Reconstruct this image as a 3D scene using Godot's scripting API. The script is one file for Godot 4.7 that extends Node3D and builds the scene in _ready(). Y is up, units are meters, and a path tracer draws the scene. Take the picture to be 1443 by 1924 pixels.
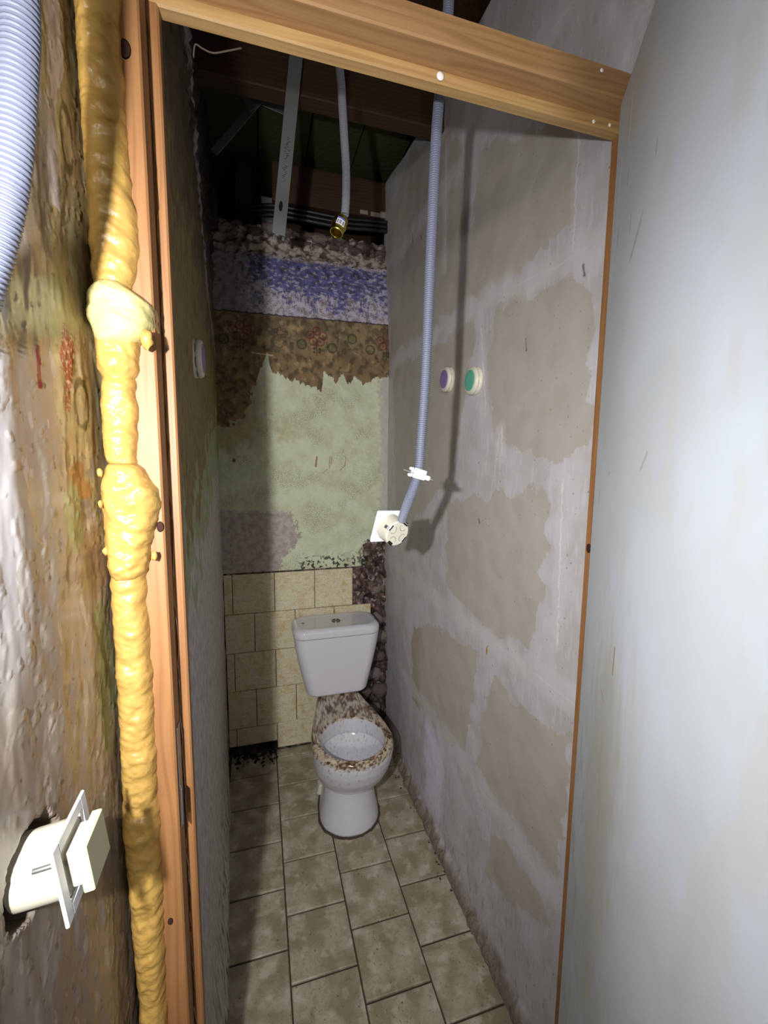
extends Node3D

# x to the right, y up, depth d away from the camera (z = -d). Metres.
func P(x: float, y: float, d: float) -> Vector3:
	return Vector3(x, y, -d)

var M := {}
var noises := {}

func _ready():
	# ---------- camera, background, lights, exposure ----------
	var cam := Camera3D.new()
	cam.name = "camera"
	cam.fov = 100.01
	cam.near = 0.02
	cam.far = 50.0
	var rt := Vector3(0.96013, 0.01063, 0.27936)
	var up := Vector3(0.02265, 0.99304, -0.11561)
	var fw := Vector3(0.27864, -0.11733, -0.95320)
	cam.transform = Transform3D(Basis(rt, up, -fw).orthonormalized(), P(0, 1.5187, 0))
	add_child(cam)
	cam.current = true
	var env := Environment.new()
	env.background_mode = Environment.BG_COLOR
	env.background_color = Color(0.0, 0.0, 0.0)
	env.tonemap_mode = Environment.TONE_MAPPER_LINEAR
	env.tonemap_exposure = 1.08
	env.sdfgi_enabled = true
	env.ssao_enabled = true
	env.ssil_enabled = true
	var we := WorldEnvironment.new()
	we.name = "world"
	we.environment = env
	add_child(we)
	# the torch held beside the camera: its beam and its spill
	var beam := SpotLight3D.new()
	beam.name = "torch_beam"
	beam.light_color = Color(0.99, 0.975, 0.97)
	beam.light_energy = 1.65
	beam.light_size = 0.014
	beam.spot_angle = 62.0
	beam.spot_angle_attenuation = 1.0
	beam.spot_range = 8.0
	beam.spot_attenuation = 2.0
	beam.shadow_enabled = true
	add_child(beam)
	beam.look_at_from_position(P(-0.203, 1.585, -0.04), P(0.26, 1.15, 2.0), Vector3.UP)
	var spill := OmniLight3D.new()
	spill.name = "torch_spill"
	spill.light_color = Color(0.95, 0.97, 1.0)
	spill.light_energy = 0.16
	spill.light_size = 0.014
	spill.omni_range = 8.0
	spill.omni_attenuation = 2.0
	spill.shadow_enabled = true
	add_child(spill)
	spill.position = P(-0.203, 1.585, -0.04)
	# the lamp of the passage, behind the camera along the entry wall
	var hall := OmniLight3D.new()
	hall.name = "passage_lamp"
	hall.light_color = Color(1.0, 0.98, 0.96)
	hall.light_energy = 1.15
	hall.light_size = 0.09
	hall.omni_range = 8.0
	hall.omni_attenuation = 2.0
	hall.shadow_enabled = true
	add_child(hall)
	hall.position = P(-0.345, 1.74, -1.25)

	make_materials()
	build_shell()
	build_frame()
	build_door()
	build_ceiling()
	build_toilet()
	build_foam()
	build_conduits()
	build_switch()
	build_small()

# ======================= helpers =======================
func N(s: int, freq: float, oct := 4, kind := FastNoiseLite.TYPE_SIMPLEX_SMOOTH) -> FastNoiseLite:
	var k := "%d_%f_%d_%d" % [s, freq, oct, kind]
	if not noises.has(k):
		var n := FastNoiseLite.new()
		n.seed = s
		n.frequency = freq
		n.noise_type = kind
		n.fractal_octaves = oct
		n.fractal_type = FastNoiseLite.FRACTAL_FBM if oct > 1 else FastNoiseLite.FRACTAL_NONE
		noises[k] = n
	return noises[k]

func sst(a: float, b: float, x: float) -> float:
	return smoothstep(a, b, x)

func paint(w: int, h: int, x0: float, x1: float, y0: float, y1: float, f: Callable) -> ImageTexture:
	# rows run from y1 (top) to y0
	var data := PackedByteArray()
	data.resize(w * h * 3)
	var i := 0
	for r in h:
		var y := lerpf(y1, y0, (r + 0.5) / h)
		for k in w:
			var c: Color = f.call(lerpf(x0, x1, (k + 0.5) / w), y)
			data[i] = clampi(int(c.r * 255.0), 0, 255)
			data[i + 1] = clampi(int(c.g * 255.0), 0, 255)
			data[i + 2] = clampi(int(c.b * 255.0), 0, 255)
			i += 3
	return ImageTexture.create_from_image(Image.create_from_data(w, h, false, Image.FORMAT_RGB8, data))

func noise_tex(s: int, freq: float, w := 512, oct := 5, kind := FastNoiseLite.TYPE_SIMPLEX_SMOOTH) -> ImageTexture:
	var n := N(s, freq, oct, kind)
	return ImageTexture.create_from_image(n.get_seamless_image(w, w))

func mat(called: String, col: Color, rough := 0.7, metal := 0.0) -> StandardMaterial3D:
	var m := StandardMaterial3D.new()
	m.resource_name = called
	m.albedo_color = col
	m.roughness = rough
	m.metallic = metal
	M[called] = m
	return m

func tmat(called: String, tex: Texture2D, rough := 0.7) -> StandardMaterial3D:
	var m := mat(called, Color.WHITE, rough)
	m.albedo_texture = tex
	return m

func bump(m: StandardMaterial3D, tex: Texture2D, scale: float) -> void:
	m.heightmap_enabled = true
	m.heightmap_texture = tex
	m.heightmap_scale = scale

func numbered(called: String) -> String:
	var nm := called
	var k := 0
	while has_node(NodePath(nm)):
		k += 1
		nm = "%s_%03d" % [called, k]
	return nm

func thing(called: String, label: String, category: String, at := Vector3.ZERO, group := "") -> Node3D:
	var o := Node3D.new()
	o.name = numbered(called)
	add_child(o, true)
	o.position = at
	tag(o, label, category, group)
	return o

func tag(o: Node, label: String, category: String, group := "", kind := "") -> void:
	o.set_meta("label", label)
	o.set_meta("category", category)
	if group:
		o.set_meta("group", group)
	if kind:
		o.set_meta("kind", kind)

func obj(called: String, mesh, m: Material, parent: Node = null, at := Vector3.ZERO) -> MeshInstance3D:
	var o := MeshInstance3D.new()
	var k := 0
	var nm := called
	var p: Node = parent if parent else self
	while p.has_node(NodePath(nm)):
		k += 1
		nm = "%s_%03d" % [called, k]
	o.name = nm
	if mesh is SurfaceTool:
		mesh.generate_normals()
		o.mesh = mesh.commit()
	else:
		o.mesh = mesh
	o.material_override = null
	for s in o.mesh.get_surface_count():
		o.set_surface_override_material(s, m)
	o.position = at
	p.add_child(o, true)
	return o

func struct(o: Node, label: String, category: String) -> Node:
	tag(o, label, category, "", "structure")
	return o

func stool(flat := true) -> SurfaceTool:
	var st := SurfaceTool.new()
	st.begin(Mesh.PRIMITIVE_TRIANGLES)
	st.set_smooth_group(-1 if flat else 0)
	return st

func tri(st: SurfaceTool, a: Vector3, b: Vector3, c: Vector3) -> void:
	# a b c counter-clockwise from outside
	for v in [a, c, b]:
		st.set_uv(Vector2(v.x + v.y * 0.31, v.z + v.y * 0.77) * 2.0)
		st.add_vertex(v)

func quad(st: SurfaceTool, a: Vector3, b: Vector3, c: Vector3, d: Vector3) -> void:
	tri(st, a, b, c)
	tri(st, a, c, d)

func box(st: SurfaceTool, xf: Transform3D, size: Vector3, bev := 0.0) -> void:
	# a box with chamfered edges, centred on the transform
	var h := size * 0.5
	var b := minf(bev, minf(h.x, minf(h.y, h.z)) * 0.9)
	var pt := func(s: Vector3, keep: int) -> Vector3:
		var v := Vector3(s.x * (h.x - b), s.y * (h.y - b), s.z * (h.z - b))
		v[keep] = s[keep] * h[keep]
		return xf * v
	for ax in 3:
		var u := (ax + 1) % 3
		var w := (ax + 2) % 3
		for s in [-1.0, 1.0]:
			var q: Array[Vector3] = []
			for k in [[-1, -1], [1, -1], [1, 1], [-1, 1]]:
				var c := Vector3.ZERO
				c[ax] = s
				c[u] = k[0]
				c[w] = k[1]
				q.append(pt.call(c, ax))
			if s > 0:
				quad(st, q[0], q[1], q[2], q[3])
			else:
				quad(st, q[3], q[2], q[1], q[0])
		if b <= 0.0:
			continue
		for su in [-1.0, 1.0]:
			for sw in [-1.0, 1.0]:
				var e0 := Vector3.ZERO
				e0[ax] = -1
				e0[u] = su
				e0[w] = sw
				var e1 := e0
				e1[ax] = 1
				var a: Vector3 = pt.call(e0, u)
				var bb: Vector3 = pt.call(e1, u)
				var c2: Vector3 = pt.call(e1, w)
				var d: Vector3 = pt.call(e0, w)
				if su * sw > 0:
					quad(st, a, d, c2, bb)
				else:
					quad(st, a, bb, c2, d)
	if b > 0.0:
		for sx in [-1.0, 1.0]:
			for sy in [-1.0, 1.0]:
				for sz in [-1.0, 1.0]:
					var s := Vector3(sx, sy, sz)
					var a: Vector3 = pt.call(s, 0)
					var bb: Vector3 = pt.call(s, 1)
					var c: Vector3 = pt.call(s, 2)
					if sx * sy * sz > 0:
						tri(st, a, bb, c)
					else:
						tri(st, a, c, bb)

func boxmesh(size: Vector3, bev := 0.0) -> SurfaceTool:
	var st := stool()
	box(st, Transform3D(), size, bev)
	return st

# rings of equal length make a smooth skin; colours per vertex are optional. The outside lies where the rings run anticlockwise seen from the far end of the loft, else flip.
func loft(rings: Array, wrap: bool, flip := false, cols: Array = []) -> ArrayMesh:
	var n: int = rings[0].size()
	var m := n + 1 if wrap else n
	var h := rings.size()
	var vs := PackedVector3Array()
	var ns := PackedVector3Array()
	var uv := PackedVector2Array()
	var cs := PackedColorArray()
	vs.resize(m * h)
	ns.resize(m * h)
	uv.resize(m * h)
	if cols.size():
		cs.resize(m * h)
	var sg := -1.0 if flip else 1.0
	for j in h:
		var R: PackedVector3Array = rings[j]
		var A: PackedVector3Array = rings[maxi(j - 1, 0)]
		var B: PackedVector3Array = rings[mini(j + 1, h - 1)]
		for i in m:
			var k := i % n
			var i0 := (i - 1 + n) % n if wrap else maxi(i - 1, 0)
			var i1 := (i + 1) % n if wrap else mini(i + 1, n - 1)
			var t := R[i1] - R[i0]
			if t.length_squared() < 1e-14:
				t = (A[i1] - A[i0]) + (B[i1] - B[i0])
			var nn := t.cross(B[k] - A[k]) * sg
			vs[j * m + i] = R[k]
			ns[j * m + i] = nn.normalized() if nn.length_squared() > 1e-20 else Vector3.UP
			uv[j * m + i] = Vector2(float(i) / (m - 1), 1.0 - float(j) / (h - 1))
			if cols.size():
				cs[j * m + i] = cols[j][k]
	var ix := PackedInt32Array()
	ix.resize((m - 1) * (h - 1) * 6)
	var q := 0
	for j in h - 1:
		for i in m - 1:
			var a := j * m + i
			var b := a + 1
			var c := a + m + 1
			var d := a + m
			var tr := [a, c, b, a, d, c]
			if flip:
				tr = [a, b, c, a, c, d]
			for v in tr:
				ix[q] = v
				q += 1
	var arr := []
	arr.resize(Mesh.ARRAY_MAX)
	arr[Mesh.ARRAY_VERTEX] = vs
	arr[Mesh.ARRAY_NORMAL] = ns
	arr[Mesh.ARRAY_TEX_UV] = uv
	if cols.size():
		arr[Mesh.ARRAY_COLOR] = cs
	arr[Mesh.ARRAY_INDEX] = ix
	var am := ArrayMesh.new()
	am.add_surface_from_arrays(Mesh.PRIMITIVE_TRIANGLES, arr)
	return am

func sheet(nx: int, ny: int, f: Callable, flip := false) -> ArrayMesh:
	# f(u, v) with u to the right and v upwards
	var rings := []
	for j in ny + 1:
		var r := PackedVector3Array()
		r.resize(nx + 1)
		for i in nx + 1:
			r[i] = f.call(float(i) / nx, float(j) / ny)
		rings.append(r)
	return loft(rings, false, flip)

func lathe(prof: Array, seg := 24) -> ArrayMesh:
	# prof: Vector2(radius, height) from the bottom centre outside to the top, axis +y
	var rings := []
	for p in prof:
		var r := PackedVector3Array()
		for i in seg:
			var a := TAU * i / seg
			r.append(Vector3(p.x * cos(a), p.y, -p.x * sin(a)))
		rings.append(r)
	return loft(rings, true)

func hard(prof: Array) -> Array:
	# doubles the corners of a profile a hair apart, so that shading keeps them crisp
	var out := []
	for i in prof.size():
		var p: Vector2 = prof[i]
		if i > 0:
			out.append(p.lerp(prof[i - 1], minf(0.25, 0.0004 / maxf(p.distance_to(prof[i - 1]), 1e-5))))
		else:
			out.append(p)
		if i < prof.size() - 1:
			out.append(p.lerp(prof[i + 1], minf(0.25, 0.0004 / maxf(p.distance_to(prof[i + 1]), 1e-5))))
	return out

func spline(pts: Array, t: float) -> Vector3:
	var n := pts.size() - 1
	var k := clampi(int(t * n), 0, n - 1)
	var f := t * n - k
	return (pts[k] as Vector3).cubic_interpolate(pts[k + 1], pts[maxi(k - 1, 0)], pts[mini(k + 2, n)], f)

func tube(pts: Array, rad: Callable, steps: int, seg := 14) -> ArrayMesh:
	# rad(s) gives the radius at the length s; rings evenly spaced in length
	var dense := PackedVector3Array()
	for i in 401:
		dense.append(spline(pts, i / 400.0))
	var cum := PackedFloat32Array([0.0])
	for i in 400:
		cum.append(cum[i] + dense[i].distance_to(dense[i + 1]))
	var total := cum[400]
	var rings := []
	var side := Vector3.ZERO
	var k := 0
	for j in steps + 1:
		var s := total * j / steps
		while k < 399 and cum[k + 1] < s:
			k += 1
		var c := dense[k].lerp(dense[k + 1], clampf((s - cum[k]) / maxf(cum[k + 1] - cum[k], 1e-6), 0, 1))
		var a := maxi(k - 4, 0)
		var b := mini(k + 5, 400)
		var t := (dense[b] - dense[a]).normalized()
		if side == Vector3.ZERO:
			side = t.cross(Vector3.RIGHT if absf(t.x) < 0.8 else Vector3.UP).normalized()
		side = (side - t * side.dot(t)).normalized()
		var w := t.cross(side)
		var r: float = rad.call(s)
		var ring := PackedVector3Array()
		for i in seg:
			var an := TAU * i / seg
			ring.append(c + (side * cos(an) + w * sin(an)) * r)
		rings.append(ring)
	return loft(rings, true)

func ribbed(pts: Array, r: float, pitch: float, seg := 16) -> ArrayMesh:
	var len := 0.0
	for i in 100:
		len += spline(pts, i / 100.0).distance_to(spline(pts, (i + 1) / 100.0))
	var n := int(len / pitch * 8.0)
	return tube(pts, func(s: float) -> float:
		var ph := fposmod(s / pitch, 1.0)
		return r if ph < 0.5 else (r * 0.96 if ph < 0.57 or ph > 0.93 else r * 0.76), n, seg)

func basis_to(y: Vector3, hint := Vector3.BACK) -> Basis:
	var yy := y.normalized()
	var x := yy.cross(hint)
	if x.length() < 0.05:
		x = yy.cross(Vector3.RIGHT)
	x = x.normalized()
	return Basis(x, yy, x.cross(yy))

func inside(p: Vector2, poly: PackedVector2Array) -> bool:
	return Geometry2D.is_point_in_polygon(p, poly)

func pebble(s: int, size: Vector3) -> ArrayMesh:
	var n := N(s, 1.1, 2)
	var rings := []
	for j in 6:
		var r := PackedVector3Array()
		var el := -PI / 2 + PI * j / 5.0
		for i in 8:
			var a := TAU * i / 8
			var d := Vector3(cos(el) * cos(a), sin(el), -cos(el) * sin(a))
			r.append(d * size * 0.5 * (1.0 + 0.45 * n.get_noise_3d(d.x, d.y, d.z)))
		rings.append(r)
	return loft(rings, true)

# ======================= materials =======================
func make_materials() -> void:
	var g1 := N(11, 1.0, 5)
	# pine: grain along v
	for w in [["pine", Color(0.60, 0.43, 0.27), Color(0.52, 0.355, 0.21), 3], ["pine_grey", Color(0.72, 0.59, 0.39), Color(0.62, 0.485, 0.30), 5], ["lintel_pine", Color(0.67, 0.525, 0.355), Color(0.57, 0.425, 0.265), 13], ["old_wood", Color(0.28, 0.20, 0.13), Color(0.19, 0.135, 0.085), 8]]:
		var ca: Color = w[1]
		var cb: Color = w[2]
		var s: int = w[3]
		var kn := [Vector2(0.125, 0.3), Vector2(0.12, 1.75)]
		var warp := N(s, 4.0, 2)
		var streak := N(s + 1, 1.0, 3)
		var t := paint(256, 1536, 0, 0.25, 0, 2.4, func(x: float, y: float) -> Color:
			var xx := x + 0.010 * warp.get_noise_2d(x * 2.0, y * 0.7)
			var kd := 0.0
			var ring := 0.0
			for k in kn:
				var q := Vector2((x - k.x), (y - k.y) * 0.45)
				var dd := q.length()
				xx += signf(x - k.x) * 0.010 * exp(-dd * dd / 0.0005)
				kd = maxf(kd, 1.0 - sst(0.006, 0.009, dd))
				ring = maxf(ring, exp(-dd * dd / 0.00025))
			var g := 0.5 + 0.5 * sin(xx * 420.0 + 3.0 * warp.get_noise_2d(x * 6.0, y * 0.35))
			g = g * g * 0.55 + 0.3 * (0.5 + streak.get_noise_2d(xx * 260.0, y * 4.0)) + 0.25 * warp.get_noise_2d(x * 3.0 + 7.0, y * 1.3)
			var c := ca.lerp(cb, clampf(g + 0.35 * ring, 0, 1))
			return c.lerp(cb.darkened(0.62), kd))
		var m := tmat(w[0], t, 0.55)
		m.uv1_triplanar = true
		m.uv1_scale = Vector3(4.0, 1.0 / 2.4, 4.0)
		m.uv1_offset = Vector3(0, 0.5, 0)
		m.uv1_triplanar_sharpness = 8.0
	# marbled tiles
	var ta := N(21, 1.0, 5)
	var tb := N(22, 1.0, 4)
	var wt := paint(512, 512, 0, 0.5, 0, 0.5, func(x: float, y: float) -> Color:
		var a := ta.get_noise_2d(x * 15.0, y * 15.0)
		var v := absf(tb.get_noise_2d(x * 22.0 + 2.0 * a, y * 22.0))
		var c := Color(0.84, 0.815, 0.71).lerp(Color(0.79, 0.735, 0.57), sst(0.0, 0.6, a))
		c = c.lerp(Color(0.66, 0.50, 0.24), (1.0 - sst(0.0, 0.12, v)) * 0.38)
		return c.lerp(Color(0.5, 0.42, 0.28), 0.35 * sst(0.25, 0.6, tb.get_noise_2d(x * 90.0, y * 90.0))))
	tmat("wall_tile", wt, 0.28)
	var fn := N(24, 1.0, 4)
	var ft := paint(768, 768, 0, 0.9, 0, 0.9, func(x: float, y: float) -> Color:
		var a := ta.get_noise_2d(x * 9.0 + 40.0, y * 9.0)
		var v := absf(tb.get_noise_2d(x * 22.0 + 2.0 * a, y * 22.0 + 9.0))
		var c := Color(0.67, 0.645, 0.57).lerp(Color(0.56, 0.53, 0.44), sst(-0.35, 0.45, a))
		c = c.lerp(Color(0.50, 0.44, 0.31), (1.0 - sst(0.0, 0.14, v)) * 0.3)
		c = c.lerp(Color(0.84, 0.82, 0.78), 0.45 * sst(0.1, 0.6, fn.get_noise_2d(x * 14.0, y * 14.0)))
		return c.lerp(Color(0.30, 0.26, 0.2), 0.8 * sst(0.52, 0.62, fn.get_noise_2d(x * 70.0 + 5.0, y * 70.0))))
	tmat("floor_tile", ft, 0.5)
	mat("grout", Color(0.27, 0.24, 0.2), 0.9)
	mat("dark_dirt", Color(0.13, 0.11, 0.09), 0.95)
	var pb := noise_tex(31, 0.02, 512, 5)
	M["bump_tex"] = pb
	# plain stuff
	var foam := mat("foam", Color(0.70, 0.565, 0.30), 0.36)
	foam.subsurf_scatter_enabled = true
	foam.subsurf_scatter_strength = 0.12
	var foamp := mat("foam_pale", Color(0.78, 0.74, 0.50), 0.36)
	foamp.subsurf_scatter_enabled = true
	foamp.subsurf_scatter_strength = 0.12
	for f in [foam, foamp]:
		bump(f, noise_tex(33, 0.02, 512, 4), 0.10)
		f.uv1_triplanar = true
		f.uv1_scale = Vector3(7, 7, 7)
	mat("conduit", Color(0.44, 0.46, 0.53), 0.4)
	mat("conduit_dim", Color(0.50, 0.51, 0.55), 0.5)
	mat("white_plastic", Color(0.92, 0.93, 0.96), 0.35)
	mat("cream_plastic", Color(0.81, 0.805, 0.74), 0.4)
	mat("ivory_plastic", Color(0.84, 0.83, 0.68), 0.4)
	mat("black_hole", Color(0.03, 0.03, 0.03), 0.9)
	mat("steel", Color(0.62, 0.62, 0.62), 0.42, 0.85)
	mat("zinc", Color(0.50, 0.52, 0.52), 0.5, 0.55)
	mat("brass", Color(0.84, 0.77, 0.36), 0.25, 1.0)
	mat("cable", Color(0.10, 0.10, 0.11), 0.5)
	mat("screw_white", Color(0.95, 0.93, 0.92), 0.5)
	mat("purple", Color(0.50, 0.43, 0.67), 0.5)
	mat("mint", Color(0.36, 0.68, 0.58), 0.5)
	var por := mat("porcelain", Color(0.86, 0.86, 0.90), 0.12)
	por.vertex_color_use_as_albedo = true
	por.albedo_color = Color.WHITE
	mat("web", Color(0.30, 0.27, 0.22), 0.9)
	mat("chrome", Color(0.5, 0.48, 0.45), 0.3, 0.9)
	mat("passage_paint", Color(0.50, 0.47, 0.43), 0.85)

# ======================= the room =======================
const D := 2.1785

var nb41 := N(41, 7.0, 4)
var nb42 := N(42, 28.0, 4)
var nb43 := N(43, 120.0, 3)
var nb44 := N(44, 45.0, 3)
var nb45 := N(45, 60.0, 3)
var nb46 := N(46, 16.0, 4)
var nb47 := N(47, 9.0, 3)
var nb48 := N(48, 34.0, 3)
var nb49 := N(49, 14.0, 3)
var nb50 := N(50, 18.0, 4)
var nb51 := N(51, 14.0, 4)
var nb52 := N(52, 190.0, 2)
var nb53 := N(53, 5.0, 3)
var nb54 := N(54, 40.0, 4)
var nb55 := N(55, 22.0, 4)
var nb56 := N(56, 12.0, 4)

var nb95 := N(95, 60.0, 3)

var nb74 := N(74, 75.0, 2)

func back_color(x: float, y: float) -> Color:
	var big := nb41.get_noise_2d(x, y)
	var med := nb42.get_noise_2d(x, y)
	var fin := nb43.get_noise_2d(x, y)
	var c: Color
	var plaster := Color(0.69, 0.66, 0.64).lerp(Color(0.60, 0.565, 0.55), sst(-0.4, 0.5, med + 0.5 * fin))
	if y > 2.193 + 0.012 * x + 0.004 * med:
		# bare upper plaster with the remains of blue paint
		c = Color(0.74, 0.72, 0.78).lerp(Color(0.50, 0.46, 0.47), sst(-0.25, 0.5, 0.7 * med + 0.5 * fin))
		var low := 2.30 - 0.035 * sst(0.1, 0.5, x) + 0.11 * big + 0.05 * nb44.get_noise_2d(x * 2.2, y * 0.5)
		var flake := nb42.get_noise_2d(x * 0.9 + 3.0, y * 1.7) + 0.45 * nb45.get_noise_2d(x * 0.6, y * 2.4)
		var blue := sst(low - 0.015, low + 0.015, y) * (1.0 - sst(2.445, 2.455, y + 0.02 * med)) * sst(-0.10, 0.03, x + 0.05 * big)
		blue *= 1.0 - 0.85 * sst(0.22, 0.32, flake + 0.30 * sst(0.45, 0.65, x) + 0.25 * sst(low + 0.09, low, y))
		c = c.lerp(Color(0.39, 0.395, 0.60).darkened(0.2 * sst(-0.3, 0.3, med)), blue)
		c = c.lerp(Color(0.20, 0.16, 0.15), 0.7 * sst(0.2, 0.5, med) * sst(2.25, 2.5, y))
		if y > 2.45:
			var rub := Color(0.70, 0.66, 0.63).lerp(Color(0.34, 0.29, 0.27), sst(-0.1, 0.45, nb46.get_noise_2d(x, y * 1.6) + 0.45 * sst(2.50, 2.58, y)))
			c = c.lerp(rub, sst(2.45, 2.47, y + 0.01 * med))
			c = c.lerp(Color(0.12, 0.10, 0.09), 0.75 * (1.0 - sst(0.0, 0.035, absf(nb47.get_noise_2d(x * 0.6, y * 2.4)))))
		if x < 0.0:
			c = c.lerp(Color(0.42, 0.36, 0.34), 0.5 * sst(0.0, -0.1, x))
		if absf(y - 2.196 - 0.012 * x - 0.004 * med) < 0.003:
			c = c.darkened(0.6)
		return c
	# the torn lower edge of the wallpaper
	var xs := [-0.21, -0.15, -0.06, 0.015, 0.035, 0.052, 0.07, 0.157, 0.22, 0.285, 0.309, 0.318, 0.36, 0.383, 0.418, 0.445, 0.48, 0.52, 0.569, 0.60, 0.70]
	var ys := [1.64, 1.67, 1.74, 1.93, 1.985, 2.025, 1.945, 1.905, 1.892, 1.868, 1.852, 1.945, 1.94, 1.905, 1.945, 1.90, 1.94, 1.895, 1.935, 1.945, 1.95]
	var yb := 1.9
	for i in xs.size() - 1:
		if x >= xs[i] and x <= xs[i + 1]:
			yb = lerpf(ys[i], ys[i + 1], (x - xs[i]) / (xs[i + 1] - xs[i]))
	yb += 0.022 * nb48.get_noise_2d(x, y * 0.25) + 0.006 * fin
	if x < -0.0:
		yb += 0.09 * nb49.get_noise_2d(x, y)
	if y > yb:
		c = Color(0.54, 0.47, 0.345).lerp(Color(0.42, 0.36, 0.26), sst(-0.3, 0.35, big + 0.4 * med))
		c = c.lerp(Color(0.53, 0.42, 0.29), 0.6 * (1.0 - sst(2.02, 2.06, y + 0.05 * big)))
		c = c.lerp(Color(0.30, 0.26, 0.19), 0.75 * sst(-0.05, 0.4, nb50.get_noise_2d(x + 3.0, y)))
		c = c.lerp(Color(0.74, 0.66, 0.48), 0.45 * sst(0.2, 0.5, nb51.get_noise_2d(x, y + 5.0)))
		# printed flowers
		for f in [Vector2(-0.068, 2.10), Vector2(0.287, 2.105), Vector2(0.64, 2.11)]:
			var q := Vector2(x - f.x, y - f.y)
			if q.length() < 0.085:
				for p in [Vector2(0, 0.038), Vector2(-0.032, 0.016), Vector2(0.032, 0.016), Vector2(-0.018, -0.012), Vector2(0.018, -0.012)]:
					var dd = (q - p).length()
					c = c.lerp(Color(0.42, 0.13, 0.10), 0.75 * (1.0 - sst(0.0, 0.0045, absf(dd - 0.018))))
					c = c.lerp(Color(0.46, 0.16, 0.12), 0.55 * (1.0 - sst(0.004, 0.008, dd)))
				if q.y < -0.02 and q.y > -0.08:
					c = c.lerp(Color(0.2, 0.16, 0.09), 0.7 * (1.0 - sst(0.0, 0.004, absf(q.x))))
				for lf in [Vector2(-0.014, -0.045), Vector2(0.014, -0.045), Vector2(-0.012, -0.062), Vector2(0.012, -0.062)]:
					c = c.lerp(Color(0.18, 0.16, 0.09), 0.7 * (1.0 - sst(0.004, 0.007, (q - lf).length())))
		for f in [Vector2(0.214, 2.075), Vector2(0.363, 2.068), Vector2(0.555, 2.075), Vector2(-0.14, 2.07), Vector2(0.462, 2.12)]:
			var dd := Vector2(x - f.x, y - f.y).length()
			c = c.lerp(Color(0.20, 0.20, 0.11), 0.75 * (1.0 - sst(0.0, 0.006, absf(dd - 0.021))))
			c = c.lerp(Color(0.36, 0.38, 0.24), 0.5 * (1.0 - sst(0.014, 0.018, dd)))
		for k in 7:
			var dd := Vector2(x - 0.116 - 0.025 * cos(k * 0.9), y - 2.119 - 0.017 * sin(k * 0.9)).length()
			c = c.lerp(Color(0.22, 0.17, 0.1), 0.6 * (1.0 - sst(0.0, 0.004, absf(dd - 0.008))))
		if x < 0.08 and x > -0.02 and absf(y - 2.015 + 0.06 * (x - 0.03)) < 0.0025:
			c = Color(0.8, 0.8, 0.68)
		return c
	# pale green paint
	c = Color(0.80, 0.825, 0.715).lerp(Color(0.75, 0.77, 0.65), sst(-0.4, 0.5, big + 0.3 * med))
	c = c.lerp(Color(0.84, 0.85, 0.76), 0.5 * sst(0.1, 0.5, med))
	c = c.lerp(Color(0.42, 0.38, 0.28), 0.75 * sst(0.18, 0.42, nb52.get_noise_2d(x, y)) * sst(-0.1, 0.5, nb53.get_noise_2d(x + 9.0, y)))
	var blot := sst(0.0, 0.25, 0.11 - Vector2((x - 0.11) * 0.8, y - 1.67).length() + 0.12 * med)
	c = c.lerp(Color(0.60, 0.54, 0.40), 0.75 * blot)
	if x < 0.03:
		c = c.lerp(Color(0.56, 0.50, 0.36), 0.55 * sst(0.03, -0.06, x + 0.05 * big) * sst(1.5, 1.62, y + 0.08 * big))
	# the right edge, where the green is gone
	var re := 0.61 + 0.035 * big + 0.03 * med - 0.10 * sst(1.16, 1.0, y)
	c = c.lerp(Color(0.70, 0.69, 0.68), 0.8 * sst(re - 0.01, re + 0.02, x))
	if y < 1.32:
		# bare plaster in the left corner
		var e := 0.19 - 0.45 * maxf(0.0, y - 1.16) - 0.10 * sst(1.14, 0.98, y) + 0.03 * med + 0.02 * fin
		var bare := (1.0 - sst(e - 0.003, e + 0.003, x)) * (1.0 - sst(1.265, 1.28, y + 0.03 * big + 0.02 * med))
		c = c.lerp(plaster.lightened(0.06), bare)
		if absf(x - e) < 0.003 and bare > 0.1 and bare < 0.9:
			c = c.darkened(0.4)
		# mould above the tiles
		var mo := sst(0.05, 0.35, nb54.get_noise_2d(x, y) + 0.25 * med) * (1.0 - sst(0.985, 1.05, y + 0.03 * big)) * sst(0.16, 0.22, x)
		c = c.lerp(Color(0.13, 0.13, 0.10), 0.85 * mo)
	# scratches and marks
	if x > 0.26 and x < 0.48 and y > 1.44 and y < 1.55:
		for s in [Vector4(0.277, 1.49, 0.283, 1.535), Vector4(0.345, 1.48, 0.35, 1.54), Vector4(0.355, 1.5, 0.36, 1.54), Vector4(0.40, 1.47, 0.43, 1.50), Vector4(0.425, 1.49, 0.43, 1.54), Vector4(0.31, 1.455, 0.335, 1.475)]:
			var q := Geometry2D.get_closest_point_to_segment(Vector2(x, y), Vector2(s.x, s.y), Vector2(s.z, s.w))
			var dd := q.distance_to(Vector2(x, y))
			var wd := 0.0055 if s.x < 0.28 else 0.0018
			c = c.lerp(Color(0.58, 0.34, 0.28), 0.75 * (1.0 - sst(wd * 0.6, wd, dd + 0.002 * fin)))
	c = c.lerp(Color(0.35, 0.31, 0.22), 1.0 - sst(0.004, 0.010, Vector2(x + 0.11, (y - 1.515) * 0.8).length() + 0.004 * fin))
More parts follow.
